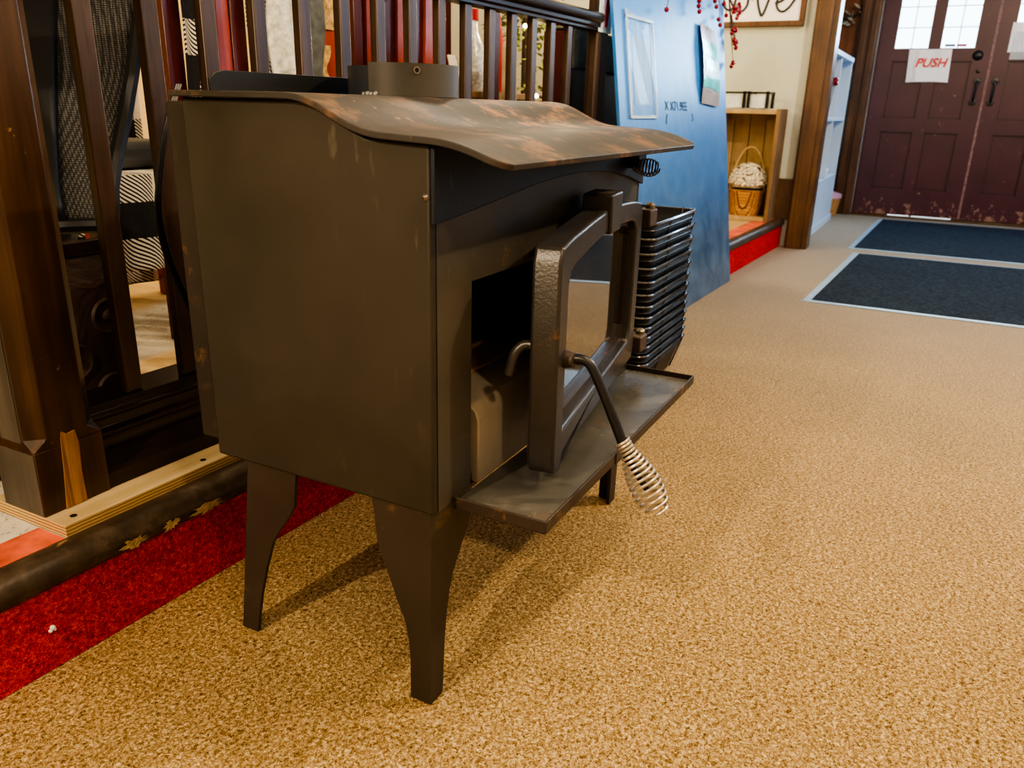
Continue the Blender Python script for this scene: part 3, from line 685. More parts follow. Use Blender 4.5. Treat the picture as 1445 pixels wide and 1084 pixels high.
# clear sleeve
sl = panel_thing('plastic_sleeve', 'long clear plastic sleeve taped to the blue board near the balustrade', 'sleeve')
MB().grid(lambda u, v: (.135+u*.255, -.004-.006*abs(sin(u*4+v*3)), .765+v*(.335-.02*u)-.012*u), 12, 16).build('film', M_FILM, sl, local=True)
m = MB(); m.box((.130,-.007,.765),(.142,-.003,1.10)); m.box((.380,-.007,.755),(.388,-.003,1.07)); m.box((.13,-.007,.755),(.385,-.003,.765)); m.box((.13,-.007,1.075),(.388,-.003,1.085)); m.build('edge_tape', M_TAPE, sl, local=True, smooth=0)
MB().grid(lambda u, v: (.185+u*.17, -.0015, .80+v*.22), 4, 4).build('insert', plain('sleeve_paper', (.20, .36, .66), .4), sl, local=True)
# flyer strip
fy = panel_thing('hanging_flyer', 'narrow grey flyer with painted glare bands taped to the blue board', 'flyer')
def fpt(u, v, off=0): return (.925+u*.245+.004*sin(v*5), -.006-.010*sin(pi*v)-.006*sin(u*2.5+v*2)-off, .815+v*.315-.012*u)
MB().grid(lambda u, v: fpt(u, v), 8, 20).build('sheet', M_FOIL, fy, local=True)
for a, b in ((.60, .80), (.20, .36)): MB().grid(lambda u, v: fpt(u, a+(b-a)*v+.03*sin(u*6)*(.5-v), .0015), 8, 6).build('painted_glare', M_GLARE, fy, local=True)
MB().grid(lambda u, v: fpt(.1+.75*u, .43+v*.14-.02*sin(u*20), .0012), 12, 3).build('painted_glare', M_GLARE, fy, local=True)
text_mesh('- -', .05, lambda x, y: (1.00+x, -.026, .93+y*.6)).build('print', M_INK, fy, local=True, smooth=0)
text_mesh('- -', .05, lambda x, y: (1.00+x, -.0185, .855+y*.6)).build('print', M_INK, fy, local=True, smooth=0)
# berry garland along the top of the panel
ga = panel_thing('berry_garland', 'garland of dark twigs, grey leaves and red berries along the top of the blue board', 'garland')
rnd = random.Random(3); tw = MB(); lv = MB(); bs = []
tw.tube([(.05+k*.107, -.022+.008*sin(k*2.1), 1.268+.012*sin(k*1.7)) for k in range(13)], .006, 6)
sprigs = [(.592,1.275,.47,1.135,1), (.50,1.27,.498,1.20,0), (.86,1.27,.85,1.168,3), (1.07,1.28,1.09,1.212,2), (1.24,1.27,1.225,1.235,1), (1.17,1.25,1.13,1.145,2), (1.22,1.26,1.25,1.192,1)]
for (u0, v0, u1, v1, nb) in sprigs:
    tw.tube([(u0, -.018, v0), ((u0*.4+u1*.6)+.01, -.03, (v0+v1)/2+.01), (u1, -.03, v1)], .0016, 5)
    for k in range(nb): bs.append((u1+rnd.uniform(-.018,.018), -.032, v1+k*.020-.01))
for k in range(16):   # cluster hanging off the right corner of the board
    u1 = 1.335+rnd.uniform(0, .15); v1 = rnd.choice([1.0, 1.06, 1.08, 1.13, 1.15, 1.2, 1.22, 1.24])+rnd.uniform(-.012,.012)
    u1 = min(u1, 1.36+ (v1-.98)*.5)
    tw.tube([(1.33, -.02, 1.27), (1.335+rnd.uniform(0,.03), -.025, (1.27+v1)/2), (u1, -.03, v1)], .0014, 5)
    bs.append((u1, -.03, v1)); bs.append((u1+rnd.uniform(-.02,.02), -.028, v1+rnd.uniform(-.02,.02)))
for k in range(70):
    u1 = rnd.uniform(.02, 1.48); c = Vector((u1, -.04+rnd.uniform(-.012,.008), 1.275+rnd.uniform(-.012,.05) - (rnd.uniform(0,.10) if u1 > 1.32 else 0)))
    d = Vector((rnd.uniform(-1,1), rnd.uniform(-.4,.4), rnd.uniform(-1,.6))).normalized()*rnd.uniform(.015,.03); e = d.cross(Vector((0,1,.1))).normalized()*.006
    lv.add([c, c+d*.5+e, c+d, c+d*.5-e], [(0,1,2,3)])
tw.build('twigs', M_TWIG, ga, local=True); lv.build('leaves', M_LEAFG, ga, local=True, smooth=0)
for b in bs: MB().ball(b, .0095, 8).build('berry', M_BERRY, ga, local=True)
# wooden strut behind the board
tag(MB().hull([(3.16,.47,.166),(3.20,.47,.166),(3.20,.50,.166),(3.16,.50,.166)], [(3.175,.59,1.10),(3.215,.59,1.10),(3.215,.62,1.10),(3.175,.62,1.10)]).build('wooden_strut', M_PINE, bevel=.002), 'pale wooden strut standing behind the edge of the blue board', 'strut')

# ------------------------------------------------------------------ stack of wire baskets
def rrect(x0, x1, y0, y1, r, n=5):
    pts = []
    for cx, cy, a in ((x1-r, y1-r, 0), (x0+r, y1-r, pi/2), (x0+r, y0+r, pi), (x1-r, y0+r, 3*pi/2)):
        for k in range(n+1): pts.append((cx+cos(a+pi/2*k/n)*r, cy+sin(a+pi/2*k/n)*r))
    return pts
M_MESHB = plain('black_mesh', (.010, .010, .011), .35, .3, .3, 200, .9, 500)
M_WIREB = plain('black_wire', (.17, .18, .20), .14, .9)
def make_basket():
    root = thing('wire_basket', 'black wire basket', 'basket', (1.50, .275, 0), group='stacked black wire baskets')
    X0, X1, Y0, Y1 = 1.30, 1.70, .158, .392; H = .098; tp = .036
    R = rrect(X0, X1, Y0, Y1, .03); n = len(R); m = MB()
    lev = [0, .5, 1]
    def ring(t, inset=0): # t 0 bottom .. 1 top
        q = tp*(1-t)+inset; return [(x + (q if x < 1.5 else -q)*min(1, abs(x-1.5)/.17), y + (q*.8 if y < .275 else -q*.8)*min(1, abs(y-.275)/.085), -H + H*t) for x, y in R]
    vs = sum((ring(t) for t in lev), []); fs = []
    for i in range(len(lev)-1):
        for k in range(n): fs.append((i*n+k, i*n+(k+1)%n, (i+1)*n+(k+1)%n, (i+1)*n+k))
    fs.append(tuple(range(n))); m.add(vs, fs); m.v = [v+Vector((0,0,0)) for v in m.v]
    m.build('mesh_body', M_MESHB, root, solid=.0015)
    for t, r_ in ((1, .0036), (.80, .0022)):
        q = [(1.5+(x-1.5)*1.012, .275+(y-.275)*1.016, z) for x, y, z in ring(t)]; MB().tube(q+[q[0]], r_, 6, False).build('rim_wire' if t == 1 else 'hoop_wire', M_WIREB if t == 1 else M_BLACK, root)
    for bx, by in ((1.45, 0), (1.685, 0), (1.70, .20), (1.70, .34)):
        pth = []
        for t in (1.05, .5, 0):
            q = tp*(1-min(t,1))
            if by == 0: pth.append((bx if bx != 1.685 else bx-q*.9, Y0-.002+q*.8, -H+H*t))
            else: pth.append((X1+.002-q, by, -H+H*t))
        MB().tube(pth, .0026, 6).build('corner_bar', M_WIREB, root)
    return root
zs = [.496,.450,.407,.366,.328,.294,.262,.232,.204,.177,.151,.126,.102]
zs = [.4955,.4545,.4145,.3755,.3385,.3035,.2705,.2395,.2105,.1830,.1560,.1295,.1035]
names = ['topmost of the stack, its empty inside showing','second from the top','third from the top','fourth from the top','fifth from the top','sixth from the top','in the middle of the stack','sixth from the floor','fifth from the floor','fourth from the floor','third from the floor','second from the floor','lowest, standing on the carpet']
b0 = make_basket(); kids = [c for c in COL.objects if c.parent == b0]
for i, z in enumerate(zs):
    if i == 0: r = b0
    else:
        r = b0.copy(); COL.objects.link(r)
        for c in kids: d = c.copy(); COL.objects.link(d); d.parent = r
    r.location = (1.50+.0004*((i*7)%5-2), .275, z)
    r['label'] = 'black wire mesh basket stacked beside the stove, ' + names[i]

# ------------------------------------------------------------------ THE STOVE
W, D = .69, .368
stv = thing('wood_stove', 'dark brown-black steel wood stove with open glass door and stepped top', 'stove', (.345, .18, 0))
def lidz(y):   # underside reference of top plate
    P = [(-.1,.724),(-.031,.7466),(.081,.751),(.167,.789),(.373,.789)]
    for a, b in zip(P, P[1:]):
        if a[0] <= y <= b[0]: return a[1]+(b[1]-a[1])*(y-a[0])/(b[0]-a[0])
    return P[-1][1]
sidepoly = [(0,.297),(D,.297),(D,.7812),(.166,.7812),(.085,.7435),(0,.7395)]
m = MB(); m.prism(sidepoly, 'x', 0, .012); m.prism(sidepoly, 'x', W-.012, W); m.box((.012, D-.012, .297), (W-.012, D, .778)); m.box((.012, .012, .297), (W-.012, D-.012, .304)); 
m.build('side_shell', M_BODY, stv, bevel=.006, segs=3)
ox0, ox1, oz0, oz1 = .090, .600, .306, .577
m = MB(); m.box((.012, .0, .297), (ox0, .012, .737)); m.box((ox1, 0, .297), (W-.012, .012, .737)); m.box((ox0, 0, oz1), (ox1, .012, .737)); 
m.build('front_plate', M_FRONT, stv, smooth=0)
# deep reveal of opening
m = MB()
m.box((ox0-.006, .012, oz0), (ox0, .10, oz1)); m.box((ox1, .012, oz0), (ox1+.006, .10, oz1)); m.box((ox0, .012, oz1), (ox1, .10, oz1+.006)); m.box((.08, .10, .306), (.0865, .345, .66)); m.box((.61, .10, .306), (.615, .345, .66)); m.box((.08, .345, .306), (.615, .35, .66)); m.box((.08, .10, .655), (.615, .345, .66)); m.build('firebox_lining', M_INSIDE, stv, smooth=0)
m = MB(); m.box((.245, -.0006, .583), (.30, .0, .590)); m.build('air_slot', M_INSIDE, stv, smooth=0)
# retainer bar and firebrick bed behind the opening
m = MB(); m.prism([(-.0003,.2958),(-.0003,.385),(.004,.398),(.014,.406),(.075,.409),(.075,.3065),(.012,.3065),(.012,.2958)], 'x', ox0+.020, ox1-.001); m.build('ash_retainer', paint_metal('retainer', (.34,.29,.22), .5, rust=.6), stv, bevel=.002)
k = 0
for i in range(4):
    for j in range(2):
        a = ox0+.002+i*.127; b = .077+j*.133
        MB().box((a+.001, b, .306), (a+.125, b+.131, .409+.001*((i+j)%2))).build('fire_brick', M_BRICK, stv, bevel=.003)
# arched upper front
pts = [(.0,.737),(.690,.737)]
A = [(.690,.652),(.62,.668),(.54,.681),(.46,.6875),(.40,.689),(.33,.687),(.25,.682),(.17,.673),(.09,.664),(.0,.655)]
m = MB(); m.prism(pts+A, 'y', -.006, -.0005); m.build('arched_front_panel', M_VALANCE, stv, bevel=.001)
MB().lathe((.0, .006, .684), [(.001,.004),(.003,.003),(.0045,0)], 12, (-1,0,0)).build('screw', M_STEEL, stv)
# top plate
LP = [(-.100,.724),(-.034,.7460),(.083,.7515),(.163,.789),(.375,.789)]
prof = roundpath(LP, .03, 7)
def lid_x(y):
    c = .022; o0, o1 = -.012, .703
    if y < -.1+c:
        t = 1-(y+.1)/c; d = c*(1-sqrt(max(0, 1-t*t))); return o0+d*.6+.003*t, o1-d-.012*t
    return o0, o1
# extra samples near front for the rounded corners
pp = []
for a, b in zip(prof, prof[1:]):
    n = 6 if a[0] < -.07 else 1
    for q in range(n): pp.append((a[0]+(b[0]-a[0])*q/n, a[1]+(b[1]-a[1])*q/n))
pp.append(prof[-1]); prof = pp
top_, bot_ = [], []
for i, (y, z) in enumerate(prof):
    a = Vector(prof[max(i-1,0)]); b = Vector(prof[min(i+1,len(prof)-1)]); t = (b-a).normalized(); nrm = Vector((-t.y, t.x))
    x0_, x1_ = lid_x(y); top_.append((x0_, x1_, y, z)); bot_.append((x0_, x1_, y-nrm.x*.0075, z-nrm.y*.0075))
m = MB(); n = len(prof); vs = []; fs = []
for (xa_, xb_, y, z) in top_: vs += [(xa_, y, z), (xb_, y, z)]
for (xa_, xb_, y, z) in bot_: vs += [(xa_, y, z), (xb_, y, z)]
B = 2*n
for i in range(n-1):
    fs += [(2*i, 2*i+1, 2*i+3, 2*i+2), (B+2*i, B+2*i+2, B+2*i+3, B+2*i+1), (2*i, 2*i+2, B+2*i+2, B+2*i), (2*i+1, B+2*i+1, B+2*i+3, 2*i+3)]
fs += [(0, B, B+1, 1), (2*n-2, 2*n-1, B+2*n-1, B+2*n-2)]
m.add(vs, fs); m.build('top_plate', M_LID, stv, smooth=30, bevel=.0012)
# flue collar
cc = Vector((.325, .262, .7895)); R = .0815
m = MB(); m.lathe(cc, [(R, 0), (R, .0405), (R-.003, .0405), (R-.003, .002)], 64); fc = m.build('flue_collar', paint_metal('collar_ring_paint', (.028, .032, .038), .4, scratch=.2), stv)
# overlapping band: covers the arc from the seam round the right side
ax = Vector((0,0,1)); 
def band(a0, a1, r, h):
    m = MB(); n = 48; vs = []
    for rr, hh in ((r-.0035, 0), (r, 0), (r, h), (r-.0035, h)):
        for k in range(n+1):
            a = a0+(a1-a0)*k/n; vs.append((cc.x+cos(a)*rr, cc.y+sin(a)*rr, cc.z+hh))
    M_ = n+1; fs = []
    for i in range(4):
        for k in range(n): fs.append((i*M_+k, i*M_+k+1, ((i+1)%4)*M_+k+1, ((i+1)%4)*M_+k))
    fs += [(0, M_, 2*M_, 3*M_), (n, M_+n, 2*M_+n, 3*M_+n)]
    m.add(vs, fs); return m
band(radians(-180), radians(78), R+.0025, .0445).build('collar_band', M_COLLAR, fc)
ah = radians(-131); hc = cc+Vector((cos(ah)*(R+.0026), sin(ah)*(R+.0026), .035)); dr = Vector((cos(ah), sin(ah), 0))
MB().lathe(hc, [(.0052, 0), (.0052, .0012), (.003, .0012), (.003, .0003)], 16, dr).build('screw_hole', M_STEEL, fc)
MB().lathe(hc, [(.001, .0006), (.0032, .0006)], 12, dr).build('hole_bore', M_INSIDE, fc)
m = MB()
for k, a in enumerate((-186, -181, -177, -172)): m.ball((cc.x+cos(radians(a))*(R+.003), cc.y+sin(radians(a))*(R+.003), .791), .0035+.001*(k%2), 6)
m.build('weld_bead', M_WELD, fc)
# rear heat shield and upstand
MB().box((.012, .3705, .312), (.678, .412, .776)).build('heat_shield', M_SHIELD, stv, bevel=.003)
m = MB(); m.prism([(.040,.7895),(.040,.805),(.044,.807),(.052,.8125),(.065,.815),(.42,.815),(.42,.7895)], 'y', .358, .362); m.build('upstand_plate', M_BLACK, stv, bevel=.0006)
# ash tray shelf
tx0, tx1, ty0 = .047, .694, -.131
m = MB(); m.box((tx0, ty0, .290), (tx1, -.0005, .2955)); m.build('ash_shelf', M_TRAY, stv, bevel=.001)
m = MB(); m.box((tx0-.003, ty0-.003, .288), (tx1+.003, ty0, .3045)); m.box((tx0-.003, ty0, .288), (tx0, -.0008, .3045)); m.box((tx1, ty0, .288), (tx1+.003, -.0008, .3045)); m.build('shelf_rim', M_RIM, stv, bevel=.0008)
MB().box((.28, ty0-.0045, .287), (.31, ty0-.003, .305)).build('rim_joint', M_RIM, stv, smooth=0)
# legs
lw = [(.297,.100),(.25,.098),(.235,.092),(.217,.077),(.20,.066),(.186,.056),(.157,.045),(.119,.038),(.08,.034),(.044,.032),(0.0005,.030)]
sw = [(.297,.092),(.27,.088),(.238,.085),(.222,.081),(.20,.072),(.187,.067),(.152,.054),(.123,.041),(.09,.035),(.06,.033),(0.0005,.033)]
def leg(cx, cy, sx, sy, splay):
    # corner at (cx,cy); plates run along +sx in x and +sy in y
    m = MB(); t = .006
    def off(z): return splay*(1-z/.297)
    for tab, ax_ in ((lw, 'x'), (sw, 'y')):
        vs = []; n = len(tab)
        for z, w in tab:
            yy = cy - sy*off(z)
            if ax_ == 'x': vs += [(cx, yy, z), (cx+sx*w, yy, z), (cx, yy+sy*t, z), (cx+sx*w, yy+sy*t, z)]
            else: vs += [(cx, yy+sy*t, z), (cx, yy+sy*w, z), (cx+sx*t, yy+sy*t, z), (cx+sx*t, yy+sy*w, z)]
        fs = []
        for i in range(n-1):
            a = i*4; b = a+4
            fs += [(a, a+1, b+1, b), (a+2, b+2, b+3, a+3), (a+1, a+3, b+3, b+1), (a, b, b+2, a+2)]
        fs += [(0,2,3,1), (4*n-4, 4*n-3, 4*n-1, 4*n-2)]
        m.add(vs, fs)
    return m
# swap so the plate seen end on keeps its own width table
leg(.004, .006, 1, 1, -.004).build('leg', M_LEG, stv)
lw2, sw2 = lw, sw
lw, sw = lw, [(.297,.088),(.276,.088),(.243,.089),(.225,.081),(.21,.072),(.19,.061),(.174,.053),(.126,.043),(.072,.035),(.03,.032),(.0005,.031)]
leg(.006, .317, 1, -1, .045).build('leg', M_LEG, stv)
lw, sw = lw2, sw2
leg(.706, .006, -1, 1, -.004).build('leg', M_LEG, stv)
leg(.700, .317, -1, -1, .045).build('leg', M_LEG, stv)
MB().box((.012,.006,.2905),(.70,.34,.2965)).build('bottom_plate', M_LEG, stv, smooth=0)

# door of the stove, slightly open; local frame u (along door), z, w (outward)
th = radians(8.5); dU = Vector((cos(th), sin(th), 0)); dN = Vector((sin(th), -cos(th), 0)); dP = Vector((.16, -.095, 0))
def DP(u, w, z): return dP + dU*u + dN*w + Vector((0,0,z))
outer = [(-.014,.3165),(-.022,.33),(-.024,.600),(-.014,.620),(.03,.6265),(.13,.634),(.215,.6395),(.29,.6405),(.38,.636),(.44,.631),(.490,.624),(.506,.610),(.508,.35),(.498,.334),(.022,.334),(.012,.3165)]
inner = [(.016,.372),(.016,.40),(.016,.565),(.026,.584),(.05,.590),(.14,.600),(.215,.606),(.29,.607),(.36,.604),(.42,.600),(.448,.594),(.462,.580),(.462,.40),(.450,.378),(.25,.373),(.10,.373)]
def ringprism(m, out, inn, w0, w1):
    n = len(out); vs = [DP(u, w1, z) for u, z in out]+[DP(u, w1, z) for u, z in inn]+[DP(u, w0, z) for u, z in out]+[DP(u, w0, z) for u, z in inn]; fs = []
    for k in range(n):
        j = (k+1) % n; fs += [(k, j, n+j, n+k), (2*n+k, 3*n+k, 3*n+j, 2*n+j), (k, 2*n+k, 2*n+j, j), (n+k, n+j, 3*n+j, 3*n+k)]
    m.add(vs, fs); return m
m = ringprism(MB(), outer, inner, -.038, .0)
dr_ = m.build('stove_door', M_CAST, stv, bevel=.0045, segs=3, smooth=50)
inn2 = [(u + (.008 if u < .23 else -.008), z + (.008 if z < .48 else -.008)) for u, z in inner]
ringprism(MB(), inner, inn2, -.030, -.014).build('glass_gasket', M_RIM, dr_, smooth=0)
m = MB(); m.add([DP(u, -.022, z) for u, z in inn2]+[DP(u, -.025, z) for u, z in inn2], [tuple(range(16)), tuple(range(16, 32))[::-1]]+[(k, (k+1)%16, 16+(k+1)%16, 16+k) for k in range(16)])
m.build('door_glass', M_GLASS, dr_, smooth=0)
m = MB(); 
v8 = [(u, w, z) for z in (.604, .662) for (u, w) in ((.216,.006),(.288,.006),(.288,-.040),(.216,-.040))]
m.add([DP(u+(.004 if z < .62 and u < .25 else (-.004 if z < .62 else 0)), w, z) for u, w, z in v8], [(0,3,2,1),(4,5,6,7),(0,1,5,4),(1,2,6,5),(2,3,7,6),(3,0,4,7)])
m.build('keystone_block', M_CAST, dr_, bevel=.003)
m = MB(); m.add([DP(u, w, z) for u, w, z in ((.219,.003,.6625),(.285,.003,.6625),(.285,-.037,.6625),(.219,-.037,.6625))], [(0,1,2,3)]); m.build('keystone_top', M_CASTRUST, dr_, smooth=0)
# hinges
for z in (.592, .352):
    m = MB(); m.box((.676, -.030, z-.016), (.716, -.0005, z+.016)); h = m.build('hinge', M_CASTRUST, stv, bevel=.003)
    MB().lathe((.706, -.018, z+.016), [(.009,0),(.009,.006),(.005,.010),(.001,.011)], 12).build('hinge_pin', M_STEEL, h)
# outside handle with spring grip
hp = roundpath([(.174,-.094,.472),(.180,-.122,.474),(.180,-.142,.440),(.180,-.178,.366),(.180,-.190,.342)], .03, 7)
m = MB(); m.tube(hp, .0068, 14); hn = m.build('door_handle', M_BLACK, dr_)
MB().lathe((.172,-.0945,.4715), [(.001,.012),(.0095,.011),(.012,0)], 18, (.03,-1,0)).build('handle_boss', M_CASTRUST, hn)
a, b = Vector((.180,-.176,.371)), Vector((.180,-.2335,.283)); ax = (b-a).normalized(); s1 = Vector((1,0,0)); s2 = ax.cross(s1)
pts = []; turns = 15.5; NN = int(turns*20)
def sr(t): return .0088 if t < .16 else .0088 + (.0205-.0088)*sin(min(1,(t-.16)/.50)*pi/2) if t < .66 else .0205*sqrt(max(.0, 1-((t-.66)/.40)**2))
for k in range(NN+1):
    t = k/NN; aa = 2*pi*turns*t; s_ = t**1.0; s_ = (t*.6 + t*t*.4)
    r_ = sr(s_); pts.append(a+ax*((b-a).length*s_)+(s1*cos(aa)+s2*sin(aa))*r_)
MB().tube(pts, .0021, 7).build('spring_grip', M_SPRING, hn)
MB().tube([Vector(hp[-1]), b-ax*.03], .0045, 10).build('handle_core', M_BLACK, hn)
# inside latch
m = MB(); m.tube(roundpath([(.142,-.078,.492),(.138,-.050,.494),(.131,-.040,.482),(.129,-.034,.452)], .018, 6), .0068, 12); m.build('latch_hook', M_CAST, dr_)
# air control with coil
m = MB(); m.box((.600, -.026, .690), (.640, -.0065, .708)); ac = m.build('air_control', M_BLACK, stv, bevel=.002)
a, b = Vector((.606,-.014,.688)), Vector((.606,-.060,.686)); ax = (b-a).normalized(); s1 = Vector((1,0,0)); s2 = ax.cross(s1); pts = []
for k in range(9*18+1):
    t = k/(9*18); aa = 2*pi*9*t; r_ = .006+.0085*sin(min(1, t/.62)*pi/2) if t < .62 else .0145*sqrt(max(.02, 1-((t-.62)/.42)**2)); pts.append(a+(b-a)*t+(s1*cos(aa)+s2*sin(aa))*r_)
MB().tube(pts, .0013, 6).build('coil_grip', M_BRONZE, ac)
MB().tube([(.606,-.0065,.688),(.606,-.03,.688)], .004, 8).build('control_rod', M_BLACK, ac)

# ------------------------------------------------------------------ things behind the balustrade
# mesh office chair
oc = thing('office_chair', 'black mesh-back office chair right behind the near balusters', 'office chair', (.12, 1.2, .166))
def bk_(u, v):
    T = [(0,.125),(.14,.150),(.22,.174),(.37,.218),(.524,.252),(.763,.284),(1,.288)]
    for (a0, h0), (a1, h1) in zip(T, T[1:]):
        if a0 <= v <= a1: hw = h0+(h1-h0)*(v-a0)/(a1-a0)
    return (.15+(u-.5)*2*hw, .98+.05*sin(v*3)-.07*(abs(u-.5)*2)**2, .545+v*.54)
MB().grid(bk_, 20, 20).build('mesh_back', M_MESHFAB, oc, solid=.003)
edge = [bk_(0, k/16) for k in range(17)]+[bk_(k/12, 1) for k in range(1, 13)]+[bk_(1, 1-k/16) for k in range(1, 17)]+[bk_(1-k/12, 0) for k in range(1, 13)]
MB().tube(edge, .014, 8, False).build('back_frame', M_BLACK, oc)
MB().grid(lambda u, v: tuple(Vector(bk_(.62+.13*u, v))+Vector((0,-.006,0))), 4, 14).build('spine', M_BLACK, oc, solid=.006)
m = MB(); m.prism(rrect(-.14, .30, 1.00, 1.45, .08), 'z', .50, .60); m.build('seat', M_CUSH, oc, bevel=.015)
MB().tube([(.13,.995,.64),(.13,1.03,.56),(.13,1.12,.49)], .02, 8).build('back_bracket', M_BLACK, oc)
MB().tube([(.40,1.10,.60),(.415,1.10,.76),(.40,1.30,.77)], .014, 8).build('armrest', M_BLACK, oc)
MB().tube([(.14,1.22,.26),(.14,1.22,.50)], .025, 12).build('gas_lift', M_BLACK, oc)
for k in range(5):
    a = 2*pi*k/5+.9; e = (.14+cos(a)*.22, 1.22+sin(a)*.22)
    MB().tube([(.14,1.22,.26),(e[0],e[1],.235)], [.02,.012], 8).build('base_spoke', M_BLACK, oc)
    MB().lathe((e[0]-.01, e[1], .191), [(.001,0),(.022,0),(.024,.004),(.024,.016),(.022,.02),(.001,.02)], 14, (1,0,0)).build('caster', M_BLACK, oc)
cp = thing('carved_panel', 'dark carved wooden panel standing on the platform behind the near newel', 'panel', (-.05, .84, .166))
MB().box((-.34, .822, .1665), (.212, .850, .538)).build('panel_board', M_CARVED, cp, bevel=.003)
MB().box((-.345, .816, .516), (.218, .8215, .541)).build('top_moulding', M_RAILX, cp, bevel=.002)
m = MB()
for x, z in ((.165, .26), (.10, .33), (.175, .40)):
    m.lathe((x, .8218, z), [(.034, 0), (.030, .004), (.026, .001), (.012, .001), (.008, .005), (.001, .006)], 24, (0, -1, 0))
m.build('carved_rosettes', M_CARVED, cp)

# dining chairs (mahogany) with slat backs
def dining_chair(cx, cy, label, wid=.44, slats=(.09,.22,.35), bw=.052, zt=1.27, name='dining_chair', dark_backing=False, pw=.045):
    r = thing(name, label, 'chair', (cx, cy, .166), group='mahogany dining chairs')
    x0, x1 = cx-wid/2, cx+wid/2; yb = cy
    for x in (x0, x1-pw): MB().box((x, yb, .1665), (x+pw, yb+.035, zt)).build('back_post', M_MAHOGD, r, bevel=.003)
    MB().box((x0+pw+.0005, yb+.004, zt-.06), (x1-pw-.0005, yb+.03, zt)).build('top_rail', M_MAHOGD, r, bevel=.004)
    MB().box((x0+pw+.0005, yb+.004, .70), (x1-pw-.0005, yb+.03, .74)).build('lower_rail', M_MAHOGD, r, bevel=.004)
    if dark_backing: MB().box((x0+pw+.0005, yb+.022, .7405), (x1-pw-.0005, yb+.03, zt-.0605)).build('back_panel', M_MAHOGD, r, smooth=0)  # added dark panel, stands for the dimness behind the lit slats
    for s in slats:
        c = x0+s*wid/.44; m = MB(); m.hull([(c-bw*.62, yb+.008, .741), (c+bw*.62, yb+.008, .741), (c+bw*.62, yb+.02, .741), (c-bw*.62, yb+.02, .741)], [(c-bw*.36, yb+.008, zt-.061), (c+bw*.36, yb+.008, zt-.061), (c+bw*.36, yb+.02, zt-.061), (c-bw*.36, yb+.02, zt-.061)])
        m.build('slat', M_MAHOG, r, smooth=0)
    MB().box((x0, yb+.036, .585), (x1, yb+.44, .625)).build('seat', M_CUSH, r, bevel=.01)
    for x in (x0, x1-.04): MB().box((x, yb+.40, .1665), (x+.04, yb+.44, .5845)).build('leg', M_MAHOG, r, bevel=.003)
    return r
dining_chair(.914, 1.30, 'mahogany dining chair with a plaid throw over its back, nearest the office chair', .276, (.322,), .045, pw=.053)
dining_chair(1.915, 1.36, 'wide mahogany slat-back chair behind the flue collar', .62, (.075,.205,.335), .056, dark_backing=True)
dining_chair(2.385, 1.30, 'mahogany slat-back chair seen past the right of the flue collar', .28, (), .05)
def throw(name, label, fn, mat, group=None, nu=20, nv=24):
    return tag(MB().grid(fn, nu, nv).build(name, mat, solid=.006), label, 'blanket', group)
bn = thing('wooden_bench', 'small mahogany bench under the plaid throw behind the balusters', 'bench', (.6, 1.35, .166))
MB().box((.47, 1.22, .56), (.705, 1.56, .60)).build('seat', M_MAHOGD, bn, bevel=.004)
for x in (.475, .665):
    for y in (1.24, 1.52): MB().box((x, y, .1665), (x+.035, y+.035, .5595)).build('leg', M_MAHOGD, bn, smooth=0)
def thr(u, v):
    x = .475+u*.235
    if v < .55: return (x+.008*sin(v*12), 1.195+.012*sin(u*11)*(1-v), .38+v/.55*.228)
    return (x, 1.195+(v-.55)/.45*.34, .608)
throw('plaid_throw', 'black and white buffalo plaid throw draped over the front of the small bench', thr, M_PLAID)
throw('plaid_shawl', 'plaid shawl hanging above the charcoal cushion behind the balusters', lambda u, v: (.72+u*.33, 1.79+.012*sin(u*11), .20+v*.86), M_PLAID)
tag(MB().prism(rrect(.50, .72, 1.24, 1.50, .05), 'z', .616, .68).build('seat_cushion', M_CUSH, bevel=.02, segs=4), 'charcoal seat cushion beside the plaid throw', 'cushion')
throw('plaid_blanket', 'black and white plaid blanket draped over the first mahogany chair back',
      lambda u, v: (.813+u*.10, 1.282-.01*sin(pi*v)+.006*sin(u*8), .74+v*.50), M_PLAID)
throw('plaid_cloth', 'plaid blanket hanging just left of the fluffy white throw behind the balusters',
      lambda u, v: (1.045+u*.11-.012*sin(pi*v)*(1-u), 1.275+.006*sin(u*8), .74+v*.48), M_PLAID)
throw('fur_throw', 'fluffy white throw hanging over a chair back behind the balusters',
      lambda u, v: (1.073+u*.10+.006*sin(v*9), 1.22+.02*sin(u*7+v*4), .74+v*.50), M_FUR)
tag(MB().grid(lambda u, v: (1.205+u*.058, 1.21+.01*sin(v*9), .74+v*.5), 4, 12).build('fabric_strip', M_GREY, solid=.01), 'dark grey speckled cloth beside the white throw', 'cloth')
gp = thing('red_banner', 'red hanging banner with a gold leaf print behind the balusters', 'banner', (1.52, 1.24, .9))
MB().grid(lambda u, v: (1.27+u*.115, 1.24+.006*sin(u*5), .74+v*.5), 6, 6).build('cloth', M_MAHOG, gp, solid=.004)
MB().grid(lambda u, v: (1.288+u*.06, 1.233, .985+v*.22), 4, 4).build('gold_print', M_GOLD, gp); MB().grid(lambda u, v: (1.286+u*(.012+.03*abs(sin(v*5))), 1.233, .76+v*.18), 4, 12).build('gold_print', M_GOLD, gp)
throw('plaid_scarf', 'plaid throw over the right end of the wide slat-back chair', lambda u, v: (2.07+u*.07, 1.285-.02*sin(v*3), .74+v*.22), M_PLAID)
throw('beige_cloth', 'beige cloth hanging behind the right balusters', lambda u, v: (2.66+u*.16, 1.36+.01*sin(u*8), .74+v*.30), M_BEIGE)
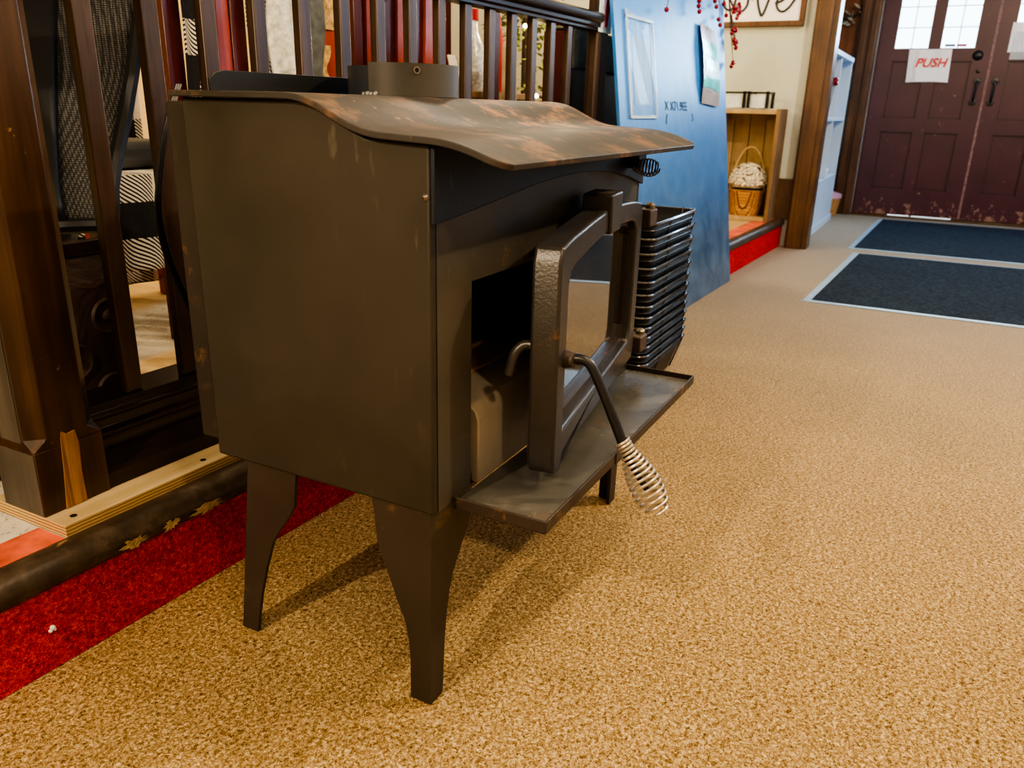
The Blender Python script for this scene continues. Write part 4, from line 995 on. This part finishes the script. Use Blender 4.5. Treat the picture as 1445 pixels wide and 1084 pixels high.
# far background: christmas tree, gift items, wall shelf
ct = thing('christmas_tree', 'lit christmas tree glowing beyond the right balusters', 'tree', (5.0-1.35, 2.45, .166))
tcx, tcy = 3.80, 1.82; rnd = random.Random(11); m = MB()
for k in range(1500):
    h = rnd.random()**.8; z = .30+1.6*h; R_ = .46*(1-h)+.05; a = rnd.uniform(0, 2*pi); q = rnd.uniform(.55, 1)
    c = Vector((tcx+cos(a)*R_*q, tcy+sin(a)*R_*q, z)); d = Vector((cos(a), sin(a), -.35+rnd.uniform(-.4,.3))).normalized()*.06; e = Vector((-sin(a), cos(a), 0))*.009
    m.add([c-e, c+d*.5-e*1.5, c+d, c+d*.5+e*1.5, c+e], [(0,1,2,3,4)])
m.build('branches', M_TREE, ct, smooth=0); MB().tube([(tcx,tcy,.1665),(tcx,tcy,1.95)], .03, 8).build('trunk', M_TWIG, ct)
for k in range(70):
    h = rnd.random(); a = rnd.uniform(pi, 2*pi); R_ = .42*(1-h)+.05; MB().ball((tcx+cos(a)*R_, tcy+sin(a)*R_, .35+1.5*h), .012, 6).build('fairy_light', M_LIGHT, ct)
rc = thing('gift_bottle', 'clear bottle with a red cap on the far table', 'bottle', (3.2, 2.2, .8))
m = MB(); m.lathe((2.86, 1.64, .842), [(.001,0),(.055,0),(.06,.02),(.06,.20),(.03,.27),(.026,.32)], 18); m.build('bottle_body', M_CLEAR, rc)
MB().lathe((2.86, 1.64, 1.162), [(.032,0),(.032,.05),(.001,.05)], 16).build('cap', M_REDCLOTH, rc)
tb = thing('far_table', 'dark table beyond the chairs holding a bottle and a red cloth', 'table', (2.85, 1.9, .166))
MB().box((2.70, 1.50, .811), (3.20, 1.80, .841)).build('tabletop', M_CRATE, tb, bevel=.004)
for x in (2.72, 3.14):
    for y in (1.52, 1.74): MB().box((x, y, .1665), (x+.04, y+.04, .8105)).build('leg', M_RAIL, tb, smooth=0)
tag(MB().lathe((3.06, 1.62, .842), [(.001,.40),(.02,.39),(.05,.16),(.07,0),(.001,0)], 16).build('red_cone_decoration', M_REDCLOTH), 'red cloth cone decoration on the far table', 'decoration')
dk = thing('dark_cabinet', 'dark wooden cabinet behind the last balusters, lengthened as a dark backing', 'cabinet', (2.2, .9, .166))
MB().box((2.02, .745, .1665), (3.05, .85, 1.035)).build('carcass', M_MAHOGD, dk, bevel=.006)  # right part added as dark backing for the shady gap beside the board
MB().box((2.04, .738, .24), (3.02, .7445, .90)).build('front_panel', M_RAIL, dk, smooth=0)
throw('grey_blanket', 'folded grey blanket lying over the dark cabinet', lambda u, v: (2.02+u*1.03, (.732 - .003*sin(u*6)) if v < .6 else .732+(v-.6)*.28, (.91+v*.22+.003*sin(u*9)) if v < .6 else 1.0425+.002*sin(u*9+v*4)), M_GREY)

# ------------------------------------------------------------------ lights
def lamp(kind, name, loc, energy, color, size=.1, target=None, sy=None, spread=None):
    ld = bpy.data.lights.new(name, kind); ld.energy = energy; ld.color = color
    if kind == 'AREA':
        ld.size = size
        if sy: ld.shape = 'RECTANGLE'; ld.size_y = sy
        if spread: ld.spread = spread
    else: ld.shadow_soft_size = size
    o = bpy.data.objects.new(name, ld); COL.objects.link(o); o.location = loc
    if target is not None: o.rotation_euler = (Vector(target)-Vector(loc)).to_track_quat('-Z', 'Y').to_euler()
    return o
WARM = (1, .80, .56)
lamp('POINT', 'lamp_ceiling_overhead', (.42, -.75, 2.55), 38, WARM, .04)
lamp('POINT', 'lamp_ceiling_front', (1.9, -1.85, 2.5), 175, WARM, .04)
lamp('POINT', 'lamp_side', (-2.0, .32, 1.75), 135, WARM, .03)
lamp('POINT', 'lamp_near', (-1.0, -1.7, 2.5), 55, WARM, .05)
lamp('POINT', 'lamp_platform', (1.3, 2.3, 2.4), 42, (1, .75, .45), .1)
lamp('POINT', 'lamp_platform_far', (3.2, 1.3, 2.5), 30, (1, .86, .68), .1)
lamp('POINT', 'fill_tree', (3.45, 1.30, 1.30), 13, (1, .74, .36), .05)  # unseen fill, added to warm the dim tree and the wall
lamp('POINT', 'lamp_entrance', (5.0, -1.2, 2.5), 7, (1, .88, .75), .15)
lamp('AREA', 'daylight_windows', (4.4, -2.95, 1.5), 48, (.40, .65, 1), 2.6, (4.0, 0, .9), 1.6)
lamp('AREA', 'daylight_doors', (6.42, -.65, 1.58), 26, (.5, .75, 1), 1.3, (0, -.3, .7), .6)

w = bpy.data.worlds.new('world'); SC.world = w; w.use_nodes = True
bg = w.node_tree.nodes['Background']; bg.inputs[0].default_value = (.80, .92, 1, 1); bg.inputs[1].default_value = 3.2
SC.view_settings.view_transform = 'AgX'; SC.view_settings.look = 'AgX - High Contrast'; SC.view_settings.exposure = .42
SC.cycles.use_denoising = True
SC.cycles.max_bounces = 8
